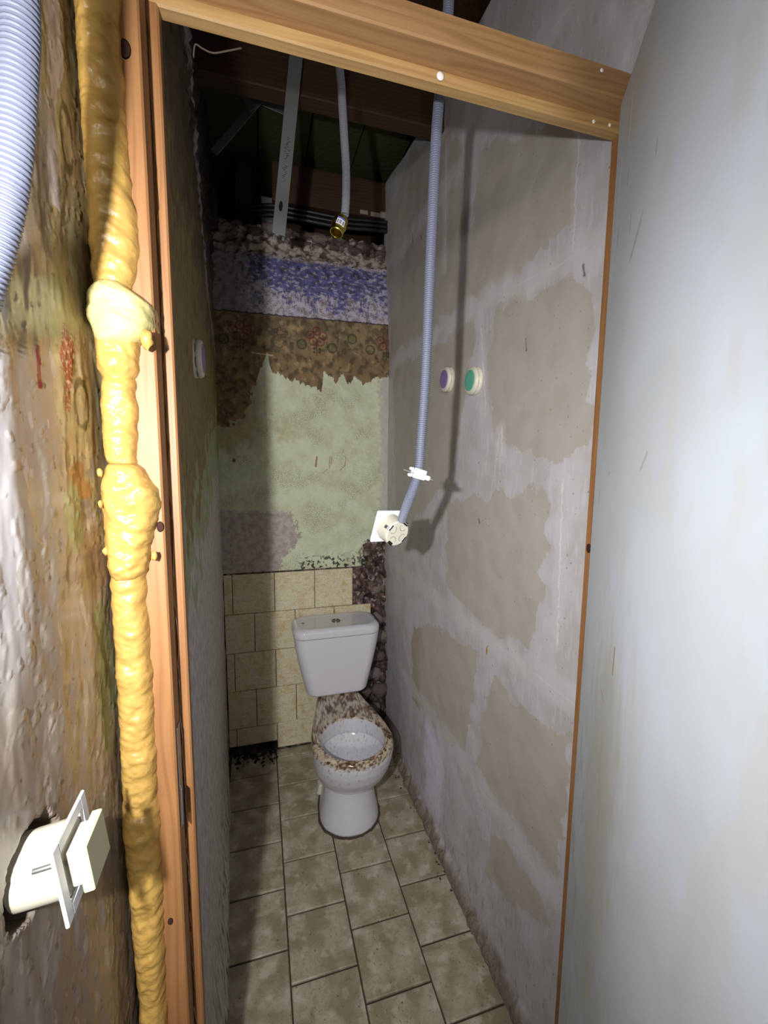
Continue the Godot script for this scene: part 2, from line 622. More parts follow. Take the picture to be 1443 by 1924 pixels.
	if y < 0.965 or (x > 0.53 + 0.03 * med and y < 1.10 + 0.05 * big + 1.6 * maxf(0, x - 0.6)):
		c = Color(0.46, 0.37, 0.34).lerp(Color(0.28, 0.23, 0.22), sst(-0.3, 0.3, med))
		c = c.lerp(Color(0.68, 0.65, 0.64), 0.8 * sst(0.22, 0.42, nb55.get_noise_2d(x + 1.0, y)))
		c = c.lerp(Color(0.12, 0.10, 0.10), 0.7 * sst(0.15, 0.4, nb56.get_noise_2d(x, y + 2.0)))
		if y < 0.5:
			c = c.darkened(0.25)
	return c

func build_shell() -> void:
	var bt: Texture2D = M["bump_tex"]
	# ---- floor and its tiles ----
	var fst := stool()
	box(fst, Transform3D(Basis(), P(0.3, -0.056, 0.5)), Vector3(2.6, 0.1, 4.4), 0)
	var floor_o := obj("floor", fst, M["grout"])
	struct(floor_o, "stone-look beige floor tiles with dark dirty joints in the narrow toilet room", "floor")
	var rng := RandomNumberGenerator.new()
	rng.seed = 5
	var xa := 0.0568
	var cols := [[-0.165, xa, 1.2072], [xa, xa + 0.2, 1.1074], [xa + 0.2, xa + 0.4, 1.0084], [xa + 0.4, 0.668, 0.9025]]
	for c in cols:
		for k in range(-2, 7):
			var z0: float = c[2] + 0.2 * k
			var z1: float = minf(z0 + 0.2, D)
			if z1 < 0.75 or z0 > D - 0.02:
				continue
			var tx: float = (c[0] + c[1]) / 2
			var sx: float = c[1] - c[0] - 0.0045
			var sz: float = z1 - z0 - 0.007
			tile("tile", Vector3(sx, sz, 0.012), Transform3D(Basis(Vector3.RIGHT, Vector3.FORWARD, Vector3.UP) * Basis.from_euler(Vector3(rng.randf_range(-0.004, 0.004), rng.randf_range(-0.004, 0.004), 0)), P(tx, -0.006 + rng.randf_range(-0.001, 0.001), (z0 + z1) / 2)), M["floor_tile"], floor_o, rng, 0.9)
	# ---- back wall ----
	var n1 := N(61, 22.0, 4)
	var n2 := N(62, 60.0, 3)
	var n3 := N(63, 9.0, 4)
	var x0 := -0.23
	var x1 := 0.70
	var y0 := -0.03
	var y1 := 2.70
	var bw := sheet(150, 420, func(u: float, v: float) -> Vector3:
		var x := lerpf(x0, x1, u)
		var y := lerpf(y0, y1, v)
		var d := D + 0.004 * n1.get_noise_2d(x, y) + 0.0015 * n2.get_noise_2d(x, y)
		var ed := 2.452 + 0.012 * n1.get_noise_2d(x * 1.5, 3.0)
		if y > 2.2 and y < 2.46:
			d += 0.004
		var rub := sst(ed, ed + 0.01, y)
		d += rub * (0.012 + 0.035 * n3.get_noise_2d(x * 1.4, y * 2.0) + 0.012 * n1.get_noise_2d(x, y)) * (1.0 - 0.6 * sst(2.52, 2.47, y))
		if y > 2.585:
			d += (y - 2.585) * 3.2 + 0.04 * n3.get_noise_2d(x * 2.0, y * 2.0 + 4.0)
		var low := sst(0.50, 0.53, x + 0.02 * n1.get_noise_2d(x, y)) * (1.0 - sst(1.04, 1.09, y + 0.04 * n3.get_noise_2d(x, y)))
		d += low * (0.03 + 0.06 * n3.get_noise_2d(x * 1.6, y) + 0.02 * n1.get_noise_2d(x, y))
		if y < 0.962 and x < 0.5:
			d += 0.006
		var hole := sst(0.085, 0.06, x + 0.02 * n1.get_noise_2d(x, y)) * (1.0 - sst(0.045, 0.06, y)) * sst(0.0, 0.012, y)
		d += hole * 0.07
		return P(x, y, d))
	var bm := tmat("back_wall", paint(620, 1820, x0, x1, y0, y1, back_color), 0.8)
	bump(bm, noise_tex(64, 0.03, 512, 5), 0.2)
	bm.heightmap_texture = noise_tex(64, 0.03, 512, 5)
	var wb := obj("wall_back", bw, bm)
	struct(wb, "back wall with blue paint remains, torn brown flowered wallpaper and pale green paint", "wall")
	# wall tiles behind the toilet
	var rows := [[-0.1361, [-0.176, -0.1361, 0.0647, 0.2655, 0.4663]], [-0.0355, [-0.176, -0.0355, 0.1653, 0.3661, 0.5669]], [-0.1361, [-0.174, -0.1361, 0.0647, 0.2655, 0.4663]], [-0.0355, [-0.174, -0.0355, 0.1653, 0.3661, 0.4663]], [-0.1361, [-0.174, -0.1361, 0.0647, 0.2655, 0.4663]]]
	for r in 5:
		var top: float = 0.9587 - 0.2017 * r
		var e: Array = rows[r][1]
		for i in e.size() - 1:
			var bot: float = top - 0.2017
			if r == 4:
				bot = 0.055 if i < 2 else 0.012
			tile("tile", Vector3(e[i + 1] - e[i] - 0.003, top - bot - 0.003, 0.012), Transform3D(Basis.from_euler(Vector3(rng.randf_range(-0.006, 0.006), rng.randf_range(-0.006, 0.006), 0)), P((e[i] + e[i + 1]) / 2, (top + bot) / 2, D - 0.002 + rng.randf_range(-0.0015, 0.0015))), M["wall_tile"], wb, rng, 0.5)
	# stones of the rubble at the top and beside the cistern
	var stone := mat("stone", Color(0.36, 0.32, 0.30), 0.9)
	var stone_l := mat("stone_light", Color(0.47, 0.43, 0.41), 0.9)
	for s in [stone, stone_l]:
		bump(s, bt, 0.6)
		s.uv1_triplanar = true
		s.uv1_scale = Vector3(6, 6, 6)
	rng.seed = 9
	for i in 11:
		var sx := -0.15 + 0.076 * i + rng.randf_range(-0.02, 0.02)
		obj("stone", pebble(70 + i, Vector3(rng.randf_range(0.07, 0.13), rng.randf_range(0.03, 0.06), 0.06)), stone if i % 3 else stone_l, wb, P(sx, 2.55 + rng.randf_range(-0.02, 0.045), D + 0.025))
	for q in [Vector3(0.61, 0.66, 0.08), Vector3(0.628, 0.56, 0.09), Vector3(0.625, 0.44, 0.08), Vector3(0.60, 0.34, 0.09), Vector3(0.63, 0.24, 0.1), Vector3(0.59, 0.14, 0.09), Vector3(0.545, 0.24, 0.08), Vector3(0.60, 0.83, 0.08)]:
		obj("stone", pebble(int(q.y * 1000), Vector3(q.z, q.z * 0.8, 0.06)), stone if int(q.y * 100) % 2 else stone_l, wb, P(q.x, q.y, D + 0.02))
	# ---- right wall: skim-coated boards ----
	var bare := [
		PackedVector2Array([Vector2(0.883, 1.455), Vector2(0.860, 1.368), Vector2(0.865, 1.250), Vector2(0.890, 1.037), Vector2(1.068, 1.021), Vector2(1.236, 1.027), Vector2(1.406, 1.069), Vector2(1.427, 1.380), Vector2(1.193, 1.418)]),
		PackedVector2Array([Vector2(1.762, 0.793), Vector2(1.350, 0.908), Vector2(1.172, 0.909), Vector2(1.206, 0.613), Vector2(1.277, 0.486), Vector2(1.414, 0.455), Vector2(1.743, 0.446)]),
		PackedVector2Array([Vector2(1.057, 0.879), Vector2(0.876, 0.872), Vector2(0.736, 0.933), Vector2(0.755, 0.543), Vector2(0.945, 0.529), Vector2(1.127, 0.537), Vector2(1.127, 0.755)]),
		PackedVector2Array([Vector2(1.254, 2.453), Vector2(0.838, 2.25), Vector2(0.835, 2.049), Vector2(0.855, 2.01), Vector2(1.236, 2.01), Vector2(1.348, 2.068)]),
		PackedVector2Array([Vector2(1.138, 1.95), Vector2(0.813, 1.93), Vector2(0.748, 1.765), Vector2(0.742, 1.541), Vector2(0.889, 1.531), Vector2(1.111, 1.578), Vector2(1.172, 1.782)]),
		PackedVector2Array([Vector2(2.12, 1.96), Vector2(1.24, 1.96), Vector2(1.387, 1.459), Vector2(2.0, 1.16)]),
		PackedVector2Array([Vector2(1.905, 2.84), Vector2(1.422, 2.6), Vector2(1.339, 2.462), Vector2(1.392, 2.03), Vector2(2.145, 2.04), Vector2(2.17, 2.62)]),
		PackedVector2Array([Vector2(1.036, 0.413), Vector2(0.842, 0.45), Vector2(0.772, 0.395), Vector2(0.925, 0.283), Vector2(1.055, 0.250)])]
	var w1 := N(71, 8.0, 4)
	var w2 := N(72, 45.0, 4)
	var w3 := N(73, 2.2, 3)
	var rtex := paint(760, 1400, 0.70, 2.22, 0.0, 2.90, func(d: float, y: float) -> Color:
		var a := w1.get_noise_2d(d, y)
		var b := w2.get_noise_2d(d, y)
		var q := Vector2(d + 0.035 * a + 0.008 * b, y + 0.04 * w1.get_noise_2d(d + 5.0, y) + 0.008 * b)
		var c := Color(0.745, 0.738, 0.752).lerp(Color(0.715, 0.703, 0.695), sst(-0.3, 0.4, a + 0.5 * w3.get_noise_2d(d * 3.0, y)))
		c = c.lerp(Color(0.80, 0.79, 0.83), 0.5 * sst(0.1, 0.5, w2.get_noise_2d(d * 1.3, y * 0.25)))
		for i in 8:
			if inside(q, bare[i]):
				c = Color(0.70, 0.682, 0.65).lerp(Color(0.68, 0.66, 0.62), sst(-0.2, 0.5, a))
				if i == 1 and d > 1.62:
					c = c.lerp(Color(0.60, 0.565, 0.45), 0.6 * sst(1.62, 1.72, d))
				break
		# filled joints and the ridges of filler beside screws
		for jy in [[1.955 + 0.052 * sst(0.75, 1.4, d), 0.0], [2.48, 0.0], [0.992, 0.1], [0.49, 0.1]]:
			var dd: float = absf(y - jy[0] + 0.004 * a)
			c = c.lerp(Color(0.86, 0.85, 0.86), 0.55 * (1.0 - sst(0.001, 0.004, dd)) * sst(-0.25, 0.1, w1.get_noise_2d(d * 0.6, jy[0])))
			c = c.lerp(Color(0.79, 0.775, 0.78), 0.6 * (1.0 - sst(0.02, 0.05, dd + 0.03 * a)))
		for s in [Vector4(0.825, 1.97, 0.83, 2.28), Vector4(1.50, 2.2, 1.515, 2.62), Vector4(1.17, 1.66, 1.22, 1.93), Vector4(0.80, 1.10, 0.815, 1.48), Vector4(1.10, 1.52, 1.09, 1.60), Vector4(1.07, 1.54, 1.08, 1.62), Vector4(1.36, 2.24, 1.38, 2.56)]:
			var p := Vector2(d + 0.006 * b, y)
			var dd := p.distance_to(Geometry2D.get_closest_point_to_segment(p, Vector2(s.x, s.y), Vector2(s.z, s.w)))
			c = c.lerp(Color(0.79, 0.775, 0.79), 0.5 * (1.0 - sst(0.012, 0.03, dd + 0.015 * a)))
			c = c.lerp(Color(0.87, 0.86, 0.87), 0.7 * (1.0 - sst(0.001, 0.0035, dd)))
		# bright smear low down by the toilet, scuffs and damp along the foot
		var br := sst(1.60, 1.54, d + 0.03 * a) * sst(1.37, 1.43, d + 0.03 * a) * sst(0.04, 0.14, y + 0.03 * a) * sst(0.50, 0.40, y + 0.05 * a)
		c = c.lerp(Color(0.86, 0.85, 0.93), 0.8 * br)
		c = c.lerp(Color(0.40, 0.38, 0.38), 0.4 * sst(0.25, 0.6, w2.get_noise_2d(d * 1.2, y * 0.3) + 0.15 * a) * sst(0.45, 0.1, y))
		c = c.lerp(Color(0.40, 0.34, 0.29), 0.75 * sst(0.075, 0.02, y + 0.03 * a + 0.012 * b))
		c = c.lerp(Color(0.36, 0.33, 0.30), 0.6 * sst(0.70, 0.78, nb74.get_noise_2d(d, y)))
		for k in [Vector4(0.786, 1.905, 0.79, 1.925), Vector4(1.85, 2.45, 1.856, 2.49), Vector4(1.74, 2.41, 1.75, 2.43), Vector4(0.98, 1.80, 0.985, 1.83), Vector4(1.18, 1.33, 1.19, 1.345)]:
			var dd := Vector2(d, y).distance_to(Geometry2D.get_closest_point_to_segment(Vector2(d, y), Vector2(k.x, k.y), Vector2(k.z, k.w)))
			c = c.lerp(Color(0.36, 0.34, 0.32), 0.8 * (1.0 - sst(0.001, 0.004, dd + 0.003 * b)))
		var ym := Vector2((d - 1.109) * 3.0, y - 0.951).length()
		c = c.lerp(Color(0.62, 0.52, 0.12), 1.0 - sst(0.010, 0.016, ym + 0.003 * b))
		return c)
	var rm := tmat("right_wall", rtex, 0.75)
	var rb := PackedByteArray()
	bump(rm, noise_tex(75, 0.012, 512, 4), 0.04)
	var rw := sheet(100, 190, func(u: float, v: float) -> Vector3:
		var d := lerpf(0.70, 2.22, u)
		var top := lerpf(2.76, 2.88, u)
		var y := lerpf(0.0, 2.90, v)
		y = minf(y, top)
		var x := 0.655 + 0.0022 * w1.get_noise_2d(d, y) + 0.0008 * w2.get_noise_2d(d, y)
		x += 0.018 * sst(1.7, 2.18, d) * sst(1.0, 0.0, y) - 0.02 * sst(1.9, 2.18, d) * sst(2.0, 2.6, y)
		x -= 0.022 * sst(0.06, 0.0, y + 0.03 * w1.get_noise_2d(d * 2.0, 0.0))
		return P(x, y, d), true)
	var wr := obj("wall_right", rw, rm)
	struct(wr, "grey plasterboard right wall with patchy skim coat and filled joints", "wall")
	var over := sheet(8, 30, func(u: float, v: float) -> Vector3:
		return P(0.655, lerpf(2.18, 2.90, v), lerpf(0.40, 0.702, u)), true)
	obj("board", over, rm, wr)
	var ocore := stool()
	box(ocore, Transform3D(Basis(), P(0.701, 2.54, 0.545)), Vector3(0.088, 0.72, 0.29), 0)
	obj("board_core", ocore, M["passage_paint"], wr)
	var rback := stool()
	box(rback, Transform3D(Basis(), P(0.775, 1.44, 1.47)), Vector3(0.16, 2.6, 1.5), 0)
	obj("board_core", rback, M["passage_paint"], wr)
	# ---- left wall inside the toilet room ----
	var l1 := N(81, 7.0, 4)
	var l2 := N(82, 35.0, 4)
	var ltex := paint(400, 900, 0.70, 2.30, 0.0, 3.0, func(d: float, y: float) -> Color:
		var a := l1.get_noise_2d(d * 1.5, y)
		var b := l2.get_noise_2d(d * 1.5, y * 0.6)
		var yy := y + 0.16 * a + 0.04 * b
		var c := Color(0.76, 0.74, 0.73).lerp(Color(0.66, 0.64, 0.63), sst(-0.3, 0.4, b))
		c = c.lerp(Color(0.60, 0.62, 0.50), sst(1.30, 1.34, yy - 0.15 * (d - 1.2)))
		c = c.lerp(Color(0.56, 0.48, 0.30).lerp(Color(0.46, 0.41, 0.29), sst(-0.2, 0.4, b)), sst(1.47, 1.50, yy - 0.25 * (d - 1.2)))
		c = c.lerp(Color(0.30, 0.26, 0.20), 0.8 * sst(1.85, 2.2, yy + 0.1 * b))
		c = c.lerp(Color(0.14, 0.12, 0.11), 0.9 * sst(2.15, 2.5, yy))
		var strip := sst(0.06, 0.02, absf(y - 2.62 + 0.42 * (d - 0.8)) + 0.04 * b + 0.03 * a)
		c = c.lerp(Color(0.58, 0.55, 0.55), strip * sst(2.75, 2.6, y))
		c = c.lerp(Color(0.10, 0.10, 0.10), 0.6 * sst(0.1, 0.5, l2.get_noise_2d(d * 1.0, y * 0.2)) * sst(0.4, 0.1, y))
		return c)
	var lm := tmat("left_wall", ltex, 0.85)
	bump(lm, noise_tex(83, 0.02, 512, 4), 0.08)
	var lw := sheet(110, 240, func(u: float, v: float) -> Vector3:
		var d := lerpf(0.70, 2.26, u)
		var y := lerpf(0.0, 3.0, v)
		var x := lerpf(-0.126, -0.178, sst(0.0, 1.0, (d - 0.73) / 1.45))
		x += 0.006 * l1.get_noise_2d(d, y) + 0.002 * l2.get_noise_2d(d, y)
		x += 0.02 * sst(0.35, 0.0, y) * sst(2.15, 1.8, d)
		x += sst(2.1, 2.4, y) * (0.02 * l1.get_noise_2d(d * 2.0, y) + 0.008 * l2.get_noise_2d(d, y))
		if d < 0.78:
			x = minf(x, -0.119)
		return P(x, y, d))
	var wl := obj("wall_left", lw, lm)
	struct(wl, "rough dark left wall inside the toilet room, patched green, ochre and grey", "wall")
	var lback := stool()
	box(lback, Transform3D(Basis(), P(-0.31, 1.5, 1.48)), Vector3(0.2, 3.0, 1.52), 0)
	obj("wall_core", lback, M["passage_paint"], wl)
	build_entry()

func tile(called: String, size: Vector3, xf: Transform3D, m: Material, parent: Node, rng: RandomNumberGenerator, span: float) -> void:
	# the face of a tile with eased edges: 18 triangles
	var st := stool()
	var h := size * 0.5
	var off := Vector2(rng.randf(), rng.randf())
	var f := []
	for lv in [[1.0, 0.0016, 0.0], [1.0, 0.0, 0.0016], [1.0, 0.0, size.z]]:
		var r := []
		for k in [[-1, -1], [1, -1], [1, 1], [-1, 1]]:
			r.append(Vector3(k[0] * (h.x - lv[1]), k[1] * (h.y - lv[1]), h.z - lv[2]))
		f.append(r)
	var put := func(a: Vector3, b: Vector3, c: Vector3) -> void:
		for v in [a, c, b]:
			st.set_uv(Vector2(v.x, v.y) / span + off)
			st.add_vertex(v)
	put.call(f[0][0], f[0][1], f[0][2])
	put.call(f[0][0], f[0][2], f[0][3])
	for l in 2:
		for i in 4:
			var j := (i + 1) % 4
			put.call(f[l + 1][i], f[l + 1][j], f[l][j])
			put.call(f[l + 1][i], f[l][j], f[l][i])
	var o := obj(called, st, m, parent)
	o.transform = xf

func entry_x(d: float) -> float:
	return -0.206 - 0.09 * (0.68 - d)

func build_entry() -> void:
	var e1 := N(91, 9.0, 4)
	var e2 := N(92, 40.0, 4)
	var e3 := N(93, 130.0, 3)
	var e4 := N(94, 5.0, 4)
	var paper := PackedVector2Array([Vector2(0.600, 2.3), Vector2(0.80, 2.3), Vector2(0.80, 1.40), Vector2(0.665, 1.36), Vector2(0.64, 1.50), Vector2(0.579, 1.494), Vector2(0.570, 1.645), Vector2(0.580, 1.742), Vector2(0.601, 1.846)])
	var flower := PackedVector2Array([Vector2(0.602, 1.674), Vector2(0.622, 1.655), Vector2(0.613, 1.61), Vector2(0.604, 1.575), Vector2(0.592, 1.572), Vector2(0.597, 1.61), Vector2(0.588, 1.635)])
	var etex := paint(520, 1300, 0.10, 0.75, 0.50, 2.20, func(d: float, y: float) -> Color:
		var a := e1.get_noise_2d(d, y * 0.5)
		var b := e2.get_noise_2d(d, y * 0.45)
		var f := e3.get_noise_2d(d, y)
		var q := Vector2(d + 0.016 * a + 0.004 * b, y + 0.03 * a + 0.012 * b)
		var c := Color(0.53, 0.475, 0.41).lerp(Color(0.57, 0.52, 0.455), sst(-0.3, 0.4, a + 0.4 * b))
		c = c.lerp(Color(0.47, 0.44, 0.42), sst(1.25, 1.05, y + 0.2 * a) * 0.6)
		if inside(q, paper):
			c = Color(0.61, 0.54, 0.39).lerp(Color(0.67, 0.60, 0.44), sst(-0.3, 0.4, b + 0.4 * a))
			c = c.lerp(Color(0.58, 0.58, 0.44), 0.6 * sst(0.05, 0.4, e4.get_noise_2d(d * 3.0, y)))
			c = c.lerp(Color(0.48, 0.41, 0.27), 0.35 * sst(0.1, 0.45, e2.get_noise_2d(d + 2.0, y * 0.6)))
		# lighter plaster tongue at the top
		if y > 1.80 and absf(q.x - 0.606 - 0.02 * sst(1.8, 2.0, y)) < 0.011:
			c = Color(0.74, 0.68, 0.64).darkened(0.15 * sst(0.0, 0.4, b))
		# ochre and green patches
		var oc := Vector2((q.x - 0.618) / 0.036, (q.y - 1.492) / 0.022).length()
		c = c.lerp(Color(0.60, 0.44, 0.26), 0.9 * (1.0 - sst(0.9, 1.05, oc + 0.25 * b)))
		var gr := Vector2((q.x - 0.588) / 0.026, (q.y - 1.435) / 0.042).length()
		c = c.lerp(Color(0.50, 0.55, 0.36), 0.85 * (1.0 - sst(0.85, 1.05, gr + 0.3 * b)))
		var g2 := Vector2((q.x - 0.645) / 0.036, (q.y - 1.225) / 0.12).length()
		c = c.lerp(Color(0.48, 0.51, 0.36), 0.8 * (1.0 - sst(0.8, 1.1, g2 + 0.35 * b)))
		var bn := Vector2((q.x - 0.64) / 0.045, (q.y - 1.375) / 0.055).length()
		c = c.lerp(Color(0.52, 0.41, 0.27), 0.6 * (1.0 - sst(0.6, 1.1, bn + 0.5 * b)))
		# the remains of printed flowers
		if inside(Vector2(d + 0.002 * b, y + 0.004 * f), flower):
			c = Color(0.52, 0.16, 0.12)
			var st := absf(fposmod((d - 0.60) * 260.0 + (y - 1.6) * 60.0, 1.0) - 0.5)
			if y > 1.64 or y < 1.60:
				c = c.lerp(Color(0.72, 0.52, 0.42), sst(0.34, 0.42, st))
			c = c.lerp(Color(0.72, 0.62, 0.52), sst(0.15, 0.3, e3.get_noise_2d(d + 4.0, y)))
		if absf(d - 0.547 - 0.05 * (y - 1.613)) < 0.0035 and absf(y - 1.613) < 0.022:
			c = Color(0.42, 0.12, 0.13)
		for rg in [Vector4(0.642, 1.895, 0.013, 0.034), Vector4(0.632, 1.585, 0.017, 0.028)]:
			var dd := absf(Vector2((d - rg.x) / rg.z, (y - rg.y) / rg.w).length() - 1.0)
			c = c.lerp(Color(0.28, 0.25, 0.16), 0.75 * (1.0 - sst(0.1, 0.28, dd + 0.3 * maxf(0.0, b))))
		c = c.lerp(Color(0.30, 0.25, 0.2), 0.5 * sst(0.5, 0.6, nb95.get_noise_2d(d, y * 0.6)))
		# bare white plaster, where the paint has come off
		var wp := sst(0.500, 0.485, q.x - 0.012 * sst(1.62, 1.68, y) * sst(1.72, 1.66, y)) * sst(1.2, 1.4, y)
		c = c.lerp(Color(0.88, 0.88, 0.90), 0.8 * wp)
		c = c.lerp(Color(0.66, 0.625, 0.58), 0.7 * sst(0.40, 0.46, e4.get_noise_2d(d * 7.0 + 3.0, y * 2.2) + 0.2 * b))
		return c)
	var em := tmat("entry_wall", etex, 0.24)
	bump(em, noise_tex(96, 0.03, 1024, 4), 0.010)
	em.metallic_specular = 0.6
	var hole_c := Vector2(0.466, 1.112)
	var ew := sheet(230, 560, func(u: float, v: float) -> Vector3:
		var d := lerpf(0.10, 0.75, u)
		var y := lerpf(0.50, 2.20, v)
		var x := entry_x(d)
		var r := e4.get_noise_2d(d * 3.0, y * 0.9)
		x += 0.0016 * r + 0.0006 * e1.get_noise_2d(d * 2.0, y * 0.6)
		# ridges where layers of paint and plaster end
		var s := e1.get_noise_2d(d * 1.6 + 9.0, y * 0.5)
		x += 0.0005 * sst(0.06, 0.09, s) + 0.0004 * sst(0.26, 0.29, s + 0.1 * e2.get_noise_2d(d, y))
		x += 0.00012 * e2.get_noise_2d(d, y * 0.5)
		var fl := e2.get_noise_2d(d * 1.5 + 7.0, y * 0.7)
		x += 0.0007 * sst(0.44, 0.54, fl + 0.4 * e4.get_noise_2d(d * 1.5 + 2.0, y * 0.8))
		x += 0.0005 * sst(0.3, 0.55, e3.get_noise_2d(d, y * 0.4)) * sst(0.15, 0.35, e1.get_noise_2d(d + 6.0, y * 0.4))
		var hd := Vector2((d - hole_c.x), (y - hole_c.y)).length() + 0.006 * e2.get_noise_2d(d, y)
		x -= 0.05 * (1.0 - sst(0.040, 0.046, hd))
		if d > 0.70:
			x -= 0.02 * sst(0.70, 0.72, d)
		return P(x, y, d))
	var we := obj("wall_entry", ew, em)
	struct(we, "glossy peeling entry wall on the left with wallpaper remains, red flower and plaster ridges", "wall")
	# the rest of the passage, closed around the camera
	var st := stool()
	box(st, Transform3D(Basis(Vector3.UP, -0.09), P(-0.37, 1.5, 0.0)), Vector3(0.1, 3.0, 1.38), 0)
	obj("wall_core", st, M["passage_paint"], we)
	var s2 := stool()
	box(s2, Transform3D(Basis(), P(-0.70, 1.5, -1.15)), Vector3(0.2, 3.0, 1.0), 0)
	obj("wall_core", s2, M["passage_paint"], we)
	var s3 := stool()
	box(s3, Transform3D(Basis(), P(1.25, 1.5, -0.42)), Vector3(0.1, 3.0, 2.3), 0)
	struct(obj("wall_side", s3, M["passage_paint"]), "plain pale side wall of the passage behind the open door", "wall")
	var s4 := stool()
	box(s4, Transform3D(Basis(), P(0.4, 1.5, -1.62)), Vector3(1.9, 3.0, 0.1), 0)
	struct(obj("wall_rear", s4, M["passage_paint"]), "plain pale rear wall of the passage behind the viewer", "wall")
	var s5 := stool()
	box(s5, Transform3D(Basis(), P(0.985, 1.45, 0.72)), Vector3(0.48, 2.9, 0.10), 0)
	struct(obj("wall_front", s5, M["passage_paint"]), "pale front wall to the right of the door frame behind the open door", "wall")

func build_ceiling() -> void:
	var old: Material = M["old_wood"]
	var green := mat("green_boards", Color(0.24, 0.24, 0.13), 0.85)
	bump(green, M["bump_tex"], 0.3)
	green.uv1_triplanar = true
	green.uv1_scale = Vector3(3, 3, 3)
	var cst := stool()
	box(cst, Transform3D(Basis(), P(0.3, 3.03, 0.5)), Vector3(2.6, 0.1, 4.6), 0)
	var ceil := obj("ceiling", cst, old)
	struct(ceil, "dark old board ceiling above the beams of the toilet room", "ceiling")
	for i in 4:
		var bs := boxmesh(Vector3(0.215, 0.03, 1.1), 0.003)
		obj("board", bs, green, ceil, P(-0.08 + 0.22 * i, 2.955, 2.1))
	# the void behind the top of the back wall
	var vst := stool()
	box(vst, Transform3D(Basis(), P(0.25, 2.8, 2.72)), Vector3(1.4, 0.8, 0.08), 0)
	struct(obj("wall_void", vst, old), "dark timber lining at the back of the gap above the rubble", "wall")
	var vsd := stool()
	box(vsd, Transform3D(Basis(), P(0.72, 2.8, 2.45)), Vector3(0.08, 0.6, 0.6), 0)
	box(vsd, Transform3D(Basis(), P(-0.27, 2.75, 2.45)), Vector3(0.08, 0.7, 0.6), 0)
	struct(obj("wall_gap", vsd, old), "dark short side walls of the gap above the rubble", "wall")
	var warm := mat("beam_wood", Color(0.90, 0.80, 0.70), 0.7)
	warm.albedo_texture = (M["old_wood"] as StandardMaterial3D).albedo_texture
	warm.uv1_triplanar = true
	warm.uv1_scale = Vector3(4.0, 1.0 / 2.4, 4.0)
	# beams: long boxes along their own y, turned to lie flat
	var j := beam("ceiling_beam", P(0.25, 2.7655, 1.5685), Vector3(0.063, 0.95, 0.175), "reddish brown ceiling beam crossing above the hanging brass socket", "beam", warm)
	var pl := beam("ceiling_beam", P(0.40, 2.80, 2.235), Vector3(0.06, 0.62, 0.17), "orange brown timber lying on the rubble with white plaster smears at its lower edge", "beam", warm)
	var sm := stool()
	for q in [[0.585, 2.728, 0.05, 0.02], [0.635, 2.732, 0.055, 0.028], [0.525, 2.73, 0.04, 0.018]]:
		box(sm, Transform3D(Basis(), P(q[0], q[1], 2.204)), Vector3(q[2], q[3], 0.006), 0.002)
	var smo := obj("plaster_smear", sm, stone_m(), pl)
	smo.transform = pl.transform.affine_inverse()
	var ps := obj("ceiling_post", boxmesh(Vector3(0.075, 0.8, 0.075), 0.004), old, null, P(-0.035, 2.85, 2.32))
	tag(ps, "dark upright timber post in the black gap left of the metal stud", "post")
	# galvanised stud that leans down from the ceiling
	var top := P(0.165, 2.96, 1.5)
	var bot := P(0.079, 2.232, 1.5)
	var b := basis_to(top - bot, Vector3.BACK)
	var st := thing("metal_stud", "galvanised metal stud hanging askew from the ceiling, with dark stamped marks", "metal stud", bot)
	st.basis = b
	var L := (top - bot).length()
	var us := stool()
	box(us, Transform3D(Basis(), Vector3(0, L / 2, 0)), Vector3(0.040, L, 0.0015), 0.0004)
	for s in [-1.0, 1.0]:
		box(us, Transform3D(Basis(), Vector3(s * 0.0195, L / 2, -0.016)), Vector3(0.0015, L, 0.032), 0.0004)
		box(us, Transform3D(Basis(), Vector3(s * 0.0155, L / 2, -0.0315)), Vector3(0.0085, L, 0.0015), 0.0004)
	obj("channel", us, M["zinc"], st)
	var sl := lathe([Vector2(0, -0.0006), Vector2(0.006, -0.0006), Vector2(0.006, 0.0006), Vector2(0, 0.0006)], 20)
	var so := obj("slot", sl, M["black_hole"], st.get_node("channel"), Vector3(-0.002, 0.085, 0.0008))
	so.basis = Basis(Vector3.RIGHT, PI / 2).scaled(Vector3(1, 2.6, 1))
	var mk := stool()
	var rg := RandomNumberGenerator.new()
	rg.seed = 12
	for i in 26:
		var yy := 0.16 + i * 0.0052
		if i > 9 and i < 13:
			continue
		box(mk, Transform3D(Basis(Vector3.BACK, rg.randf_range(-0.6, 0.6)), Vector3(rg.randf_range(-0.006, 0.006), yy, 0.0009)), Vector3(rg.randf_range(0.003, 0.010), 0.0015, 0.0004), 0)
	obj("stamp", mk, M["black_hole"], st.get_node("channel"))
	# dark bent strap in the gap
	var stp := thing("metal_strap", "bent dull metal strap crossing the black gap left of the stud", "strap", P(-0.136, 2.68, 1.9))
	var dirv := P(0.075, 2.95, 1.9) - P(-0.136, 2.68, 1.9)
	var s1 := stool()
	box(s1, Transform3D(basis_to(dirv), dirv / 2), Vector3(0.028, dirv.length(), 0.004), 0.001)
	box(s1, Transform3D(basis_to(Vector3(0.1, -0.02, 0)), dirv + Vector3(0.035, -0.055, 0)), Vector3(0.05, 0.12, 0.004), 0.001)
	obj("flat_bar", s1, M["zinc"], stp)
	var s2 := stool()
	box(s2, Transform3D(basis_to(Vector3(0.06, -0.09, 0)), dirv * 0.72 + Vector3(-0.03, 0.02, 0.002)), Vector3(0.03, 0.09, 0.004), 0.001)
	obj("bracket", s2, M["zinc"], stp)
	# grey flat tin by the foot of the stud
	var tin := obj("sheet_offcut", boxmesh(Vector3(0.07, 0.13, 0.012), 0.003), M["zinc"], null, P(0.075, 2.68, 2.25))
